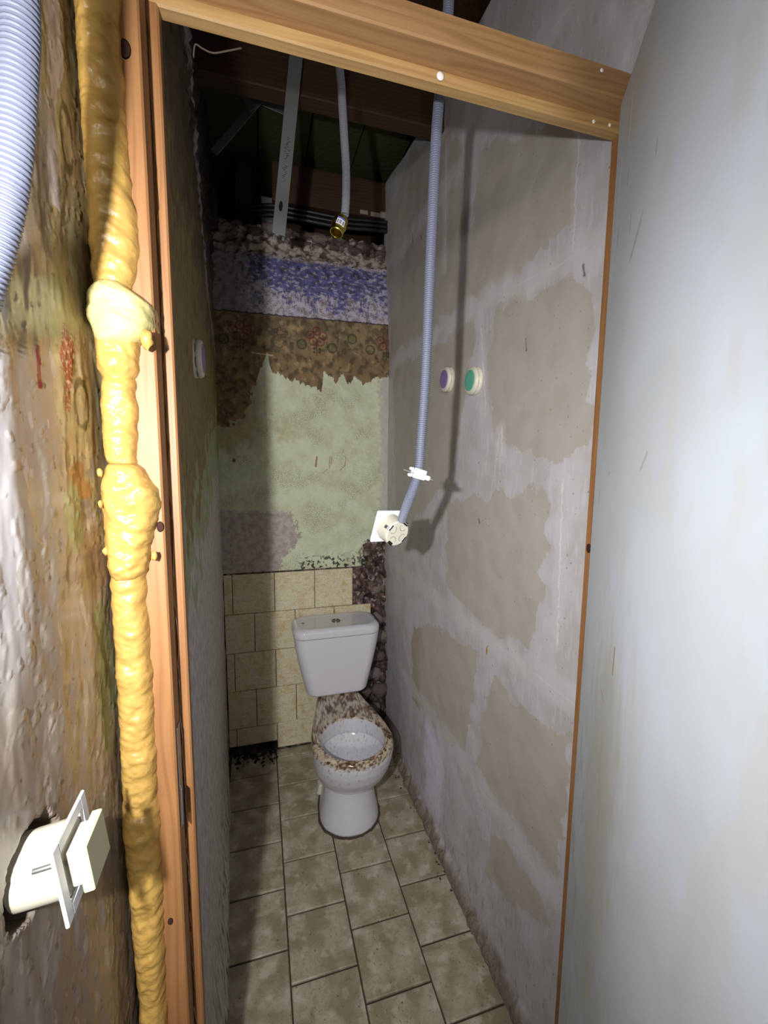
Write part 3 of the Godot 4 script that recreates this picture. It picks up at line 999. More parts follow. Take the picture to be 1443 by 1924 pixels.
	tag(tin, "dull grey sheet metal offcut standing on the rubble behind the stud", "sheet metal")
	# black cables lying on the rubble
	var said := ["topmost of the three black cables along the rubble behind the brass socket", "middle one of the three black cables along the rubble behind the brass socket", "lowest of the three black cables along the rubble behind the brass socket"]
	for k in 3:
		var yy := 2.675 - 0.020 * k
		var cb := obj("electric_cable", tube([P(-0.15, yy, 2.30), P(0.06, yy, 2.185), P(0.2, yy - 0.006, 2.165), P(0.40, yy - 0.018, 2.15), P(0.55, yy - 0.006, 2.155), P(0.66, yy + 0.008, 2.17)], func(_s): return 0.0088, 90, 10), M["cable"])
		tag(cb, said[k], "cable", "black cables on the rubble")

func stone_m() -> StandardMaterial3D:
	return mat("smear", Color(0.55, 0.52, 0.49), 0.9)

func beam(called: String, at: Vector3, size: Vector3, label: String, cat: String, m: Material) -> MeshInstance3D:
	# size: thickness along depth, length along x, height
	var o := obj(numbered(called), boxmesh(Vector3(size.z, size.y, size.x), 0.004), m, null, at)
	o.rotation.z = PI / 2
	tag(o, label, cat)
	return o

func timber(called: String, a: Vector3, size: Vector3, m: Material, parent: Node, flat := false, bev := 0.0025) -> MeshInstance3D:
	# a = centre in the parent's space; size.y along the grain; flat lays it along x
	var o := obj(called, boxmesh(size, bev), m, parent, a)
	if flat:
		o.rotation.z = PI / 2
	return o

func build_frame() -> void:
	var t := thing("trim_1", "orange pine door frame with rebate around the open toilet doorway", "door frame", P(0.265, 0, 0.69))
	t.set_meta("kind", "structure")
	var pine: Material = M["pine"]
	var grey: Material = M["pine_grey"]
	var o := t.position
	# left: face leaf in front, stop behind
	var jl := Node3D.new()
	timber("jamb", P(-0.1605, 1.065, 0.6915) - o, Vector3(0.064, 2.13, 0.063), pine, t)
	timber("door_stop", P(-0.1385, 1.065, 0.714) - o, Vector3(0.050, 2.13, 0.022), pine, t)
	# right
	timber("jamb", P(0.6985, 1.065, 0.6915) - o, Vector3(0.068, 2.13, 0.063), pine, t)
	var rs := timber("door_stop", P(0.6720, 1.065, 0.714) - o, Vector3(0.050, 2.13, 0.022), pine, t)
	rs.rotation.z = 0.002
	# head
	timber("lintel", P(0.265, 2.1535, 0.6915) - o, Vector3(0.043, 1.05, 0.063), M["lintel_pine"], t, true)
	timber("door_stop", P(0.265, 2.1425, 0.714) - o, Vector3(0.055, 0.84, 0.0225), grey, t, true)
	# strike plate in the left rebate
	var sp := stool()
	box(sp, Transform3D(Basis(), P(-0.1277, 1.03, 0.6805) - o), Vector3(0.0016, 0.165, 0.022), 0.0004)
	obj("strike_plate", sp, M["steel"], t)
	var lp := stool()
	box(lp, Transform3D(Basis(Vector3.UP, 0.4), P(-0.1265, 0.99, 0.668) - o), Vector3(0.0016, 0.06, 0.016), 0.0004)
	obj("strike_lip", lp, M["steel"], t.get_node("strike_plate"))
	# white screw cap and screw heads on the lintel
	var cap := lathe([Vector2(0, 0), Vector2(0.0065, 0), Vector2(0.006, 0.003), Vector2(0.003, 0.0042), Vector2(0, 0.0045)], 16)
	var c := obj("screw_cap", cap, M["screw_white"], t, P(0.29, 2.1235, 0.703) - o)
	c.rotation.x = PI / 2
	for q in [P(0.559, 2.163, 0.66), P(0.585, 2.121, 0.703), P(0.62, 2.1225, 0.703)]:
		var s := obj("screw_head", cap, M["screw_white"], t, q - o)
		s.basis = Basis(Vector3.RIGHT, PI / 2).scaled(Vector3(0.5, 0.5, 0.5))
	# dark knots of the wood
	var kn := mat("knot", Color(0.20, 0.09, 0.05), 0.95)
	var kmesh := lathe([Vector2(0.0, 0.0), Vector2(0.008, 0.0), Vector2(0.006, 0.0008), Vector2(0, 0.001)], 14)
	for q in [[P(-0.1465, 2.02, 0.66), 0.9], [P(-0.134, 1.424, 0.66), 0.6], [P(-0.148, 0.80, 0.66), 0.5]]:
		var k := obj("knot", kmesh, kn, t, q[0] - o)
		k.basis = Basis(Vector3.RIGHT, PI / 2).scaled(Vector3(q[1], q[1] * 1.6, 1))
	for q in [P(0.6470, 1.60, 0.7135), P(0.6470, 1.346, 0.7135)]:
		var k := obj("knot", kmesh, kn, t, q - o)
		k.basis = Basis(Vector3.BACK, PI / 2).scaled(Vector3(1, 1.5, 1.0))
	# a thread of old cobweb under the lintel
	var w := obj("cobweb", tube([P(-0.077, 2.10, 0.75), P(-0.074, 2.117, 0.75), P(-0.065, 2.116, 0.752), P(-0.05, 2.112, 0.75), P(-0.03, 2.118, 0.748), P(-0.01, 2.116, 0.735)], func(s): return 0.0012, 40, 6), M["web"])
	tag(w, "dusty cobweb thread hanging under the left end of the lintel", "cobweb")

func build_door() -> void:
	var s1 := N(101, 3.0, 4)
	var s2 := N(102, 14.0, 4)
	var tex := paint(512, 1024, 0.0, 0.8, 0.0, 2.12, func(x: float, y: float) -> Color:
		# x from the hinges
		var a := s1.get_noise_2d(x, y)
		var b := s2.get_noise_2d(x * 1.8, y * 0.5)
		var c := Color(0.825, 0.865, 0.905).lerp(Color(0.80, 0.835, 0.86), sst(-0.3, 0.4, a))
		var sm := Vector2((x - 0.20) / 0.12, (y - 0.95) / 0.40).length()
		c = c.lerp(Color(0.72, 0.70, 0.64), 0.55 * (1.0 - sst(0.3, 1.1, sm + 0.5 * b)))
		c = c.lerp(Color(0.66, 0.67, 0.68), 0.4 * sst(0.1, 0.5, b) * sst(1.5, 0.9, y) * sst(0.45, 0.15, x))
		c = c.lerp(Color(0.80, 0.80, 0.78), 0.4 * sst(0.2, 0.5, s1.get_noise_2d(x * 2.0 + 4.0, y)))
		for k in [Vector4(0.10, 1.93, 0.104, 1.95), Vector4(0.06, 1.86, 0.062, 1.885), Vector4(0.135, 1.845, 0.14, 1.87), Vector4(0.24, 1.885, 0.242, 1.90), Vector4(0.15, 1.80, 0.20, 1.84), Vector4(0.155, 1.80, 0.195, 1.83), Vector4(0.055, 1.44, 0.056, 1.46), Vector4(0.115, 1.49, 0.12, 1.492), Vector4(0.165, 1.15, 0.19, 1.14), Vector4(0.28, 1.50, 0.30, 1.52)]:
			var p := Vector2(x, y)
			var dd := p.distance_to(Geometry2D.get_closest_point_to_segment(p, Vector2(k.x, k.y), Vector2(k.z, k.w)))
			c = c.lerp(Color(0.60, 0.59, 0.57), 0.5 * (1.0 - sst(0.001, 0.0035, dd + 0.001 * b)))
		for k in [Vector4(0.225, 1.205, 0.226, 1.245)]:
			var p := Vector2(x, y)
			var dd := p.distance_to(Geometry2D.get_closest_point_to_segment(p, Vector2(k.x, k.y), Vector2(k.z, k.w)))
			c = c.lerp(Color(0.62, 0.45, 0.28), 0.9 * (1.0 - sst(0.001, 0.003, dd)))
		for k in [Vector4(0.03, 1.82, 0.031, 1.86), Vector4(0.045, 1.90, 0.05, 2.0), Vector4(0.09, 2.0, 0.095, 2.06)]:
			var p := Vector2(x, y)
			var dd := p.distance_to(Geometry2D.get_closest_point_to_segment(p, Vector2(k.x, k.y), Vector2(k.z, k.w)))
			c = c.lerp(Color(0.95, 0.95, 0.95), 0.9 * (1.0 - sst(0.001, 0.003, dd)))
		return c)
	var m := tmat("door_paint", tex, 0.5)
	var t := thing("door_1", "flush white door standing open at the right, scuffed and slightly dirty", "door", P(0.603, 0.012, 0.664))
	t.set_meta("kind", "structure")
	var along := (P(0.508, 0, 0.515) - P(0.600, 0, 0.664)).normalized()
	var nrm := Vector3(along.z, 0, -along.x)
	if nrm.x > 0:
		nrm = -nrm
	# leaf: outline with a bullnose, uv over the face
	var W := 0.74
	var H := 2.113
	var T := 0.04
	var rings := []
	var prof := []
	for i in 7:
		var an := PI / 2 * i / 6.0
		prof.append(Vector2(0.010 * (1.0 - cos(an)), -0.010 * (1.0 - sin(an))))
	for p in prof:
		# inset from the edge by 10 mm less, step back from the face
		var ins: float = 0.010 - (0.010 + p.y) if false else -p.y
		var back: float = 0.010 - p.x
		var r := PackedVector3Array()
		for c in [[0.0, 0.0], [W, 0.0], [W, H], [0.0, H]]:
			var u: float = clampf(c[0], 0.010 - 0.0, W) if false else c[0]
			var ux: float = u + (ins if u < 0.1 else -ins) * 1.0
			var uy: float = c[1] + (ins if c[1] < 0.1 else -ins) * 1.0
			r.append(along * ux + Vector3.UP * uy - nrm * back)
		rings.append(r)
	var st := stool(false)
	var put := func(v: Vector3) -> void:
		st.set_uv(Vector2(v.dot(along) / 0.8, 1.0 - v.y / 2.12))
		st.add_vertex(v)
	var emit := func(a: Vector3, b: Vector3, c: Vector3, want: Vector3) -> void:
		if (c - a).cross(b - a).dot(want) < 0:
			put.call(a); put.call(c); put.call(b)
		else:
			put.call(a); put.call(b); put.call(c)
	var ctr := along * W / 2 + Vector3.UP * H / 2 - nrm * T / 2
	# rings[0] is widest?  order them from the rim back to the face
	var seq := [[0.0, T], [0.0, 0.012], [0.0018, 0.006], [0.006, 0.0018], [0.012, 0.0]]
	var rs := []
	for q in seq:
		var r := []
		for c in [[0.0, 0.0], [W, 0.0], [W, H], [0.0, H]]:
			r.append(along * (c[0] + (q[0] if c[0] < 0.1 else -q[0])) + Vector3.UP * (c[1] + (q[0] if c[1] < 0.1 else -q[0])) - nrm * q[1])
		rs.append(r)
	for l in seq.size() - 1:
		st.set_smooth_group(0)
		for i in 4:
			var j := (i + 1) % 4
			var mid: Vector3 = (rs[l][i] + rs[l][j]) / 2 - ctr
			emit.call(rs[l][i], rs[l][j], rs[l + 1][j], mid)
			emit.call(rs[l][i], rs[l + 1][j], rs[l + 1][i], mid)
	st.set_smooth_group(0)
	var F: Array = rs[4]
	emit.call(F[0], F[1], F[2], nrm)
	emit.call(F[0], F[2], F[3], nrm)
	st.set_smooth_group(-1)
	var Bk: Array = rs[0]
	emit.call(Bk[0], Bk[1], Bk[2], -nrm)
	emit.call(Bk[0], Bk[2], Bk[3], -nrm)
	var leaf := obj("door_leaf", st, m, t)
	leaf.rotation.x = 0.0
	var hg := lathe([Vector2(0, 0), Vector2(0.006, 0), Vector2(0.006, 0.09), Vector2(0, 0.09)], 12)
	for y in [0.25, 1.0, 1.75]:
		obj("hinge", hg, M["steel"], t, -nrm * 0.045 + along * 0.004 + Vector3.UP * y)

# ======================= toilet =======================
func build_toilet() -> void:
	var cx := 0.345
	var t := thing("toilet", "white close-coupled toilet without a seat, its bowl rim caked with brown dirt", "toilet", P(cx, 0, 1.75))
	var base := Color(0.80, 0.80, 0.83)
	var dn := N(111, 70.0, 5)
	var dm := N(112, 14.0, 3)
	var dv := N(113, 120.0, 3)
	# levels: y, half width, front depth, back depth, back taper
	var outer := [[0.0, 0.128, 1.542, 1.95, 0.2], [0.03, 0.124, 1.548, 1.95, 0.2], [0.08, 0.113, 1.562, 1.95, 0.15], [0.14, 0.105, 1.574, 1.95, 0.1], [0.178, 0.103, 1.578, 1.95, 0.1], [0.186, 0.107, 1.570, 1.95, 0.1], [0.194, 0.116, 1.548, 1.96, 0.1], [0.215, 0.130, 1.516, 1.97, 0.12], [0.25, 0.145, 1.482, 1.98, 0.18], [0.29, 0.156, 1.457, 1.99, 0.22], [0.33, 0.163, 1.441, 2.0, 0.24], [0.365, 0.166, 1.433, 2.0, 0.25], [0.385, 0.166, 1.433, 2.0, 0.25], [0.395, 0.163, 1.437, 2.0, 0.25], [0.400, 0.158, 1.443, 1.995, 0.25]]
	var inner := [[0.4005, 0.134, 1.457, 1.742], [0.397, 0.130, 1.461, 1.737], [0.385, 0.128, 1.463, 1.735], [0.335, 0.129, 1.463, 1.736], [0.330, 0.133, 1.459, 1.740], [0.324, 0.133, 1.460, 1.740], [0.31, 0.122, 1.470, 1.728], [0.285, 0.105, 1.490, 1.706], [0.26, 0.080, 1.520, 1.68], [0.24, 0.058, 1.545, 1.658], [0.228, 0.035, 1.57, 1.63], [0.225, 0.001, 1.599, 1.60]]
	var seg := 200
	var rings := []
	var cols := []
	var zm := 1.585
	# finer steps between the levels
	var lv := []
	for i in outer.size() - 1:
		var steps := 5 if outer[i + 1][0] - outer[i][0] > 0.02 else 2
		for s in steps:
			var f := float(s) / steps
			var r := []
			for k in 5:
				r.append(lerpf(outer[i][k], outer[i + 1][k], f))
			lv.append(r)
	lv.append(outer[outer.size() - 1])
	for L in lv:
		var r := PackedVector3Array()
		var cr := PackedColorArray()
		for i in seg:
			var a := TAU * i / seg
			r.append(outline(a, L, zm, cx))
		rings.append(r)
	# rim: from the outer edge to the inner
	var last: PackedVector3Array = rings[rings.size() - 1]
	var irings := []
	for k in inner.size() - 1:
		var steps := 6 if absf(inner[k + 1][0] - inner[k][0]) > 0.02 else 2
		for s in steps:
			var f := float(s) / steps
			var q := []
			for e in 4:
				q.append(lerpf(inner[k][e], inner[k + 1][e], f))
			irings.append(q)
	irings.append(inner[inner.size() - 1])
	var first := PackedVector3Array()
	for i in seg:
		var a := TAU * i / seg
		first.append(ellipse(a, irings[0], cx))
	for s in range(1, 14):
		var r := PackedVector3Array()
		for i in seg:
			var p := last[i].lerp(first[i], s / 14.0)
			p.y += 0.0016 * sin(PI * s / 14.0)
			r.append(p)
		rings.append(r)
	for q in irings:
		var r := PackedVector3Array()
		for i in seg:
			r.append(ellipse(TAU * i / seg, q, cx))
		rings.append(r)
	var o := t.position
	var out_n := lv.size()
	for j in rings.size():
		var cr := PackedColorArray()
		var R: PackedVector3Array = rings[j]
		for i in seg:
			var p := R[i]
			var c := base
			var a := dn.get_noise_3d(p.x, p.y, p.z)
			var b := dm.get_noise_3d(p.x, p.y, p.z)
			var inside_bowl := j > out_n + 15
			if p.y > 0.388 and not inside_bowl:
				c = Color(0.72, 0.66, 0.58).lerp(Color(0.30, 0.245, 0.20), sst(-0.05, 0.22, a + 0.45 * b))
				c = c.lerp(Color(0.80, 0.76, 0.69), sst(0.05, 0.3, -a + 0.15 * b) * 0.7)
				c = c.lerp(Color(0.36, 0.22, 0.12), 0.55 * sst(0.1, 0.4, b))
			elif p.y > 0.3 and not inside_bowl:
				c = c.lerp(Color(0.62, 0.55, 0.44), 0.85 * sst(0.372, 0.389, p.y + 0.02 * a))
				c = c.lerp(Color(0.25, 0.2, 0.15), 0.8 * sst(0.365, 0.39, p.y) * sst(0.1, 0.25, a))
			if not inside_bowl:
				c = c.lerp(Color(0.45, 0.40, 0.34), 0.5 * sst(0.42, 0.55, dv.get_noise_3d(p.x, p.y, p.z)) * sst(0.15, 0.3, p.y))
				c = c.lerp(Color(0.62, 0.57, 0.48), 0.4 * sst(0.24, 0.20, p.y) * sst(0.17, 0.195, p.y))
				c = c.lerp(Color(0.25, 0.22, 0.18), 0.7 * sst(0.012, 0.0, p.y + 0.006 * b))
			else:
				c = c.lerp(Color(0.45, 0.44, 0.42), 0.3 * sst(0.2, 0.5, dn.get_noise_3d(p.x * 1.2, p.y * 0.3, p.z * 1.2)))
				c = c.lerp(Color(0.30, 0.28, 0.25), 0.6 * sst(0.5, 0.62, dv.get_noise_3d(p.x, p.y, p.z)))
			cr.append(c.srgb_to_linear())
			R[i] = p - o
		rings[j] = R
		cols.append(cr)
	obj("bowl", loft(rings, true, false, cols), M["porcelain"], t)
	# water standing in the bowl
	var wr := []
	for q in [[0.001], [0.5], [1.0]]:
		var r := PackedVector3Array()
		for i in 40:
			var a := TAU * i / 40.0
			r.append(P(cx + 0.052 * q[0] * sin(a), 0.240, 1.601 - 0.052 * q[0] * cos(a)) - o)
		wr.append(r)
	var wm := mat("water", Color(0.85, 0.9, 0.92, 0.25), 0.02)
	wm.transparency = BaseMaterial3D.TRANSPARENCY_ALPHA
	obj("water", loft(wr, true, true), wm, t)
	# dark mastic round the foot
	var sr := []
	for k in 7:
		var an := PI * k / 6.0
		var r := PackedVector3Array()
		for i in 90:
			var a := TAU * i / 90.0
			var e := 0.006 * cos(an) + 0.001 + 0.005 * dm.get_noise_2d(cos(a) * 0.3, sin(a) * 0.3)
			r.append(outline(a, [0.007 * sin(an), 0.128 + e, 1.542 - e, 1.95 + e, 0.2], zm, cx) - o)
		sr.append(r)
	obj("mastic_seal", loft(sr, true, false), mat("old_mastic", Color(0.26, 0.235, 0.20), 0.9), t)
	# bolt cover at the left of the foot
	var bc := obj("fixing_cover", boxmesh(Vector3(0.02, 0.05, 0.045), 0.006), M["cream_plastic"], t, P(0.232, 0.06, 1.78) - o)
	bc.rotation.z = -0.2
	# cistern: rounded boxes in rising sections [y, half width, front, back, corner]
	var tank_m := mat("glazed", Color(0.815, 0.815, 0.85), 0.1)
	var tk := [[0.402, 0.02, 1.97, 2.05], [0.402, 0.134, 1.944, 2.09], [0.406, 0.144, 1.933, 2.095], [0.416, 0.150, 1.928, 2.10], [0.50, 0.169, 1.924, 2.105], [0.58, 0.186, 1.920, 2.11], [0.65, 0.199, 1.917, 2.115], [0.694, 0.2045, 1.915, 2.117], [0.696, 0.2045, 1.915, 2.117], [0.696, 0.15, 1.95, 2.08], [0.696, 0.01, 2.0, 2.02]]
	obj("cistern", loft(sections(tk, cx, o, 0.045), true), tank_m, t)
	var ld := [[0.6985, 0.01, 2.0, 2.02], [0.6985, 0.17, 1.94, 2.09], [0.6985, 0.2055, 1.9135, 2.118], [0.701, 0.207, 1.912, 2.119], [0.722, 0.208, 1.911, 2.12], [0.733, 0.204, 1.915, 2.117], [0.740, 0.193, 1.926, 2.108], [0.742, 0.183, 1.936, 2.10], [0.7405, 0.172, 1.946, 2.09], [0.7385, 0.165, 1.952, 2.085], [0.738, 0.1, 1.98, 2.05], [0.738, 0.005, 2.01, 2.02]]
	var dirty := mat("lid_glaze", Color(0.74, 0.74, 0.74), 0.22)
	obj("cistern_lid", loft(sections(ld, cx, o, 0.05), true), tank_m, t)
	obj("flush_button", lathe(hard([Vector2(0, 0), Vector2(0.021, 0), Vector2(0.021, 0.006), Vector2(0.017, 0.007), Vector2(0.016, 0.004), Vector2(0.0, 0.005)]), 28), M["chrome"], t.get_node("cistern_lid"), P(0.348, 0.737, 2.012) - o)
	obj("button_mark", lathe([Vector2(0, 0), Vector2(0.009, 0), Vector2(0.008, 0.001), Vector2(0, 0.001)], 14), M["chrome"], t.get_node("cistern_lid"), P(0.19, 0.738, 2.02) - o)

func outline(a: float, L: Array, zm: float, cx: float) -> Vector3:
	# a = 0 faces the viewer; runs to the right first
	var w: float = L[1]
	var s := sin(a)
	var c := cos(a)
	zm = maxf(zm, float(L[2]) + float(L[1]))
	if c >= 0.0:
		return P(cx + w * s, L[0], zm - (zm - L[2]) * c)
	var e := 0.55
	var zb: float = L[3]
	var k := pow(-c, e)
	var sx := signf(s) * pow(absf(s), e)
	return P(cx + w * sx * (1.0 - L[4] * smoothstep(0.0, 0.75, k)), L[0], zm + (zb - zm) * k)

func ellipse(a: float, q: Array, cx: float) -> Vector3:
	var zc: float = (q[2] + q[3]) / 2
	return P(cx + q[1] * sin(a), q[0], zc - (q[3] - q[2]) / 2 * cos(a))

func sections(tk: Array, cx: float, o: Vector3, corner: float) -> Array:
	var rings := []
	for L in tk:
		var r := PackedVector3Array()
		var hw: float = L[1]
		var hd: float = (L[3] - L[2]) / 2
		var zc: float = (L[3] + L[2]) / 2
		var rad := minf(corner, minf(hw, hd) * 0.95)
		for q in 4:
			for i in 9:
				var an := -PI / 2 + q * PI / 2 + PI / 2 * i / 8.0
				var c := Vector2([hw - rad, hw - rad, -hw + rad, -hw + rad][q], [-hd + rad, hd - rad, hd - rad, -hd + rad][q])
				var p := c + Vector2(cos(an), sin(an)) * rad
				# the front bows a little
				var bow := 0.012 * (1.0 - pow(p.x / maxf(hw, 0.001), 2.0)) if p.y < 0 else 0.0
				r.append(P(cx + p.x, L[0], zc + p.y - bow) - o)
		rings.append(r)
	return rings

# ======================= foam =======================
func build_foam() -> void:
	var tab := [Vector3(2.20, -0.1970, -0.1489), Vector3(2.049, -0.1972, -0.1489), Vector3(1.993, -0.1975, -0.1492), Vector3(1.936, -0.1978, -0.1490), Vector3(1.878, -0.1970, -0.1487), Vector3(1.818, -0.1978, -0.1426), Vector3(1.788, -0.1980, -0.1418), Vector3(1.756, -0.1976, -0.1470), Vector3(1.743, -0.1972, -0.1524), Vector3(1.734, -0.1989, -0.1487), Vector3(1.719, -0.2041, -0.1296), Vector3(1.694, -0.2039, -0.1284), Vector3(1.677, -0.1977, -0.1354), Vector3(1.667, -0.1983, -0.1480), Vector3(1.634, -0.1972, -0.1497), Vector3(1.624, -0.1948, -0.1539), Vector3(1.588, -0.1969, -0.1534), Vector3(1.520, -0.1960, -0.1581), Vector3(1.507, -0.1974, -0.1500), Vector3(1.478, -0.2022, -0.1338), Vector3(1.435, -0.2016, -0.1338), Vector3(1.406, -0.2014, -0.1449), Vector3(1.377, -0.1999, -0.1482), Vector3(1.355, -0.1992, -0.1538), Vector3(1.303, -0.1990, -0.1564), Vector3(1.242, -0.1991, -0.1548), Vector3(1.195, -0.1991, -0.1537), Vector3(1.116, -0.2008, -0.1542), Vector3(1.033, -0.2012, -0.1560), Vector3(0.983, -0.2040, -0.1556), Vector3(0.861, -0.2014, -0.1557), Vector3(0.770, -0.1990, -0.1583), Vector3(0.653, -0.1976, -0.1606), Vector3(0.4, -0.1976, -0.1606)]
	var t := thing("expanding_foam", "long lumpy bead of hardened yellow expanding foam between wall and door frame", "foam", P(-0.175, 0.4, 0.68))
	var f1 := N(121, 30.0, 4)
	var f2 := N(122, 90.0, 3)
	var f3 := N(123, 22.0, 2)
	for part in [["bead", 2.19, 1.728, 0.0, 0.005], ["lump", 1.742, 1.660, 0.014, 0.007], ["bead", 1.690, 1.615, 0.003, 0.008], ["bead", 1.632, 1.505, -0.002, 0.005], ["lump", 1.515, 1.35, 0.008, 0.008], ["bead", 1.375, 0.41, 0.0, 0.005]]:
		var ya: float = part[1]
		var yb: float = part[2]
		var n := int((ya - yb) / 0.0028)
		var rings := []
		for j in n + 1:
			var y := lerpf(yb, ya, float(j) / n)
			var l := -0.197
			var r := -0.155
			for i in tab.size() - 1:
				if y <= tab[i].x and y >= tab[i + 1].x:
					var f: float = (tab[i].x - y) / (tab[i].x - tab[i + 1].x)
					l = lerpf(tab[i].y, tab[i + 1].y, f)
					r = lerpf(tab[i].z, tab[i + 1].z, f)
			var de := minf(y - yb, ya - y)
			var rnd := sqrt(clampf(1.0 - pow(1.0 - clampf(de / 0.022, 0, 1), 2.0), 0.0, 1.0))
			rnd = lerpf(0.5, 1.0, rnd) if de > 0.0001 else 0.02
			var ring := PackedVector3Array()
			var cxx := (l + r) / 2
			var rx := (r - l) / 2 * rnd + 0.001
			var rz: float = (0.038 + part[3]) * rnd
			for i in 40:
				var a := TAU * i / 40
				var ca := cos(a)
				var sa := sin(a)
				var k: float = part[4]
				var p := Vector3(signf(ca) * pow(absf(ca), 0.75), 0, signf(sa) * pow(absf(sa), 0.75))
				var wob := 0.0028 * f3.get_noise_2d(y, 3.0 + part[3] * 100.0)
				var q := P(cxx + p.x * (rx + wob * 0.6) + wob * 0.4, y, 0.675 - p.z * (rz + wob))
				var dsp: float = (k * f1.get_noise_3d(q.x, q.y * 1.3, q.z) + 0.0016 * f2.get_noise_3d(q.x * 0.8, q.y * 1.4, q.z * 0.8)) * rnd
				if sa > -0.2:
					q += Vector3(ca * 0.35, 0, sa) * dsp
				ring.append(q - t.position)
			rings.append(ring)
		var pale: bool = part[1] == 1.742
		# rings run upwards; angle runs from +x to +z (towards the viewer)
		var o := obj("foam_" + part[0], loft(rings, true, true), M["foam_pale"] if pale else M["foam"], t)
		if pale:
			o.set_meta("label", "pale yellow bulging lump")
	# small drops that ran off
	for q in [[-0.1975, 1.50, 0.640, 0.006], [-0.1985, 1.46, 0.638, 0.005], [-0.140, 1.386, 0.645, 0.007], [-0.1345, 1.672, 0.640, 0.013], [-0.1985, 1.395, 0.645, 0.006]]:
		var s: float = q[3]
		obj("foam_drop", pebble(int(q[1] * 100), Vector3(s * 1.2, s * 1.9, s * 1.4)), M["foam"], t, P(q[0], q[1], q[2]) - t.position)

# ======================= conduits =======================
func build_conduits() -> void:
	var main := [P(0.372, 2.97, 0.87), P(0.366, 2.68, 0.86), P(0.357, 2.364, 0.832), P(0.341, 2.185, 0.83), P(0.336, 2.085, 0.83), P(0.331, 1.895, 0.83), P(0.3265, 1.70, 0.83), P(0.320, 1.57, 0.83), P(0.315, 1.494, 0.832), P(0.306, 1.438, 0.86), P(0.312, 1.386, 0.922)]
	var c := obj("conduit", ribbed(main, 0.0102, 0.0042), M["conduit"])
	tag(c, "long grey corrugated conduit hanging behind the lintel down to the junction box", "conduit")
	# clip with its nail
	var clip := thing("conduit_clip", "white plastic nail clip gripping the hanging grey conduit near its lower end", "clip", P(0.3155, 1.494, 0.832))
	clip.basis = Basis(Vector3.UP, -0.28) * Basis(Vector3.BACK, -0.28)
	var ring := stool()
	box(ring, Transform3D(Basis(), Vector3(0.001, 0, 0.0125)), Vector3(0.024, 0.020, 0.004), 0.0015)
	for s in [-1.0, 1.0]:
		box(ring, Transform3D(Basis(), Vector3(s * 0.0135, 0, 0.002)), Vector3(0.004, 0.020, 0.020), 0.0015)
	obj("saddle", ring, M["white_plastic"], clip)
	var bs := stool()
	box(bs, Transform3D(Basis(), Vector3(0.008, -0.003, 0.015)), Vector3(0.034, 0.009, 0.007), 0.002)
	box(bs, Transform3D(Basis(), Vector3(-0.017, 0.006, 0.008)), Vector3(0.008, 0.006, 0.008), 0.0015)
	box(bs, Transform3D(Basis(), Vector3(-0.017, -0.007, 0.008)), Vector3(0.008, 0.006, 0.008), 0.0015)
	obj("nail_boss", bs, M["white_plastic"], clip)
	var nl := obj("nail", lathe([Vector2(0, 0), Vector2(0.0009, 0), Vector2(0.0009, 0.062), Vector2(0.003, 0.062), Vector2(0.003, 0.0635), Vector2(0, 0.0635)], 8), M["steel"], clip, Vector3(0.031, -0.004, 0.0165))
	nl.rotation.z = PI / 2 - 0.06
	# junction box and cover plate at the end
	var n := Vector3(-0.316, 0.306, -0.896).normalized()
	var rt := Vector3(0.96013, 0.01063, 0.27936)
	var up := Vector3(0.02265, 0.99304, -0.11561)
	var fw := Vector3(0.27864, -0.11733, -0.95320)
	var pu := (rt * 0.25 + up * 0.97 - fw * 0.343).normalized()
	pu = (pu - n * pu.dot(n)).normalized()
	var jb := thing("junction_box", "cream round junction box with white square cover plate hanging from the conduit end", "junction box", P(0.312, 1.349, 0.95))
	# own y runs from the bottom of the box (towards us) to the cover plate
	jb.basis = Basis(pu.cross(n).normalized() * -1.0, n, pu * 1.0)
	if jb.basis.determinant() < 0:
		jb.basis = Basis(-jb.basis.x, jb.basis.y, jb.basis.z)
	var body := lathe(hard([Vector2(0, 0), Vector2(0.030, 0), Vector2(0.033, 0.003), Vector2(0.034, 0.038), Vector2(0.0, 0.038)]), 40)
	obj("back_box", body, M["cream_plastic"], jb)
	var pst := stool()
	box(pst, Transform3D(Basis(), Vector3(0, 0.043, 0)), Vector3(0.082, 0.009, 0.082), 0.003)
	for s in [-1.0, 1.0]:
		box(pst, Transform3D(Basis(), Vector3(s * 0.036, 0.0375, 0)), Vector3(0.003, 0.004, 0.066), 0.0008)
		box(pst, Transform3D(Basis(), Vector3(0, 0.0375, s * 0.036)), Vector3(0.066, 0.004, 0.003), 0.0008)
	obj("cover_plate", pst, M["white_plastic"], jb)
	for k in 4:
		var an := PI / 4 + k * PI / 2 + 0.2
		var ctr := Vector3(cos(an), 0, sin(an)) * 0.020
		var arc := []
		for i in 9:
			var b := an + PI / 2 + PI * i / 8.0
			arc.append(ctr + Vector3(cos(b), 0, sin(b)) * 0.0095 + Vector3(0, -0.0001, 0))
		obj("knockout", tube(arc, func(s): return 0.0006, 24, 6), M["zinc"], jb.get_node("back_box"))
		var ss := stool()
		box(ss, Transform3D(Basis(Vector3.UP, -an), ctr * 1.42 + Vector3(0, 0.0004, 0)), Vector3(0.0035 if k != 2 else 0.008, 0.003, 0.016), 0.001)
		obj("slot", ss, M["black_hole"], jb.get_node("back_box"))
	for k in 3:
		var an := 0.6 + k * TAU / 3
		var cs := stool()
		box(cs, Transform3D(Basis(Vector3.UP, -an), Vector3(cos(an) * 0.0355, 0.008, sin(an) * 0.0355)), Vector3(0.004, 0.012, 0.008), 0.0008)
		obj("claw", cs, M["steel"], jb.get_node("back_box"))
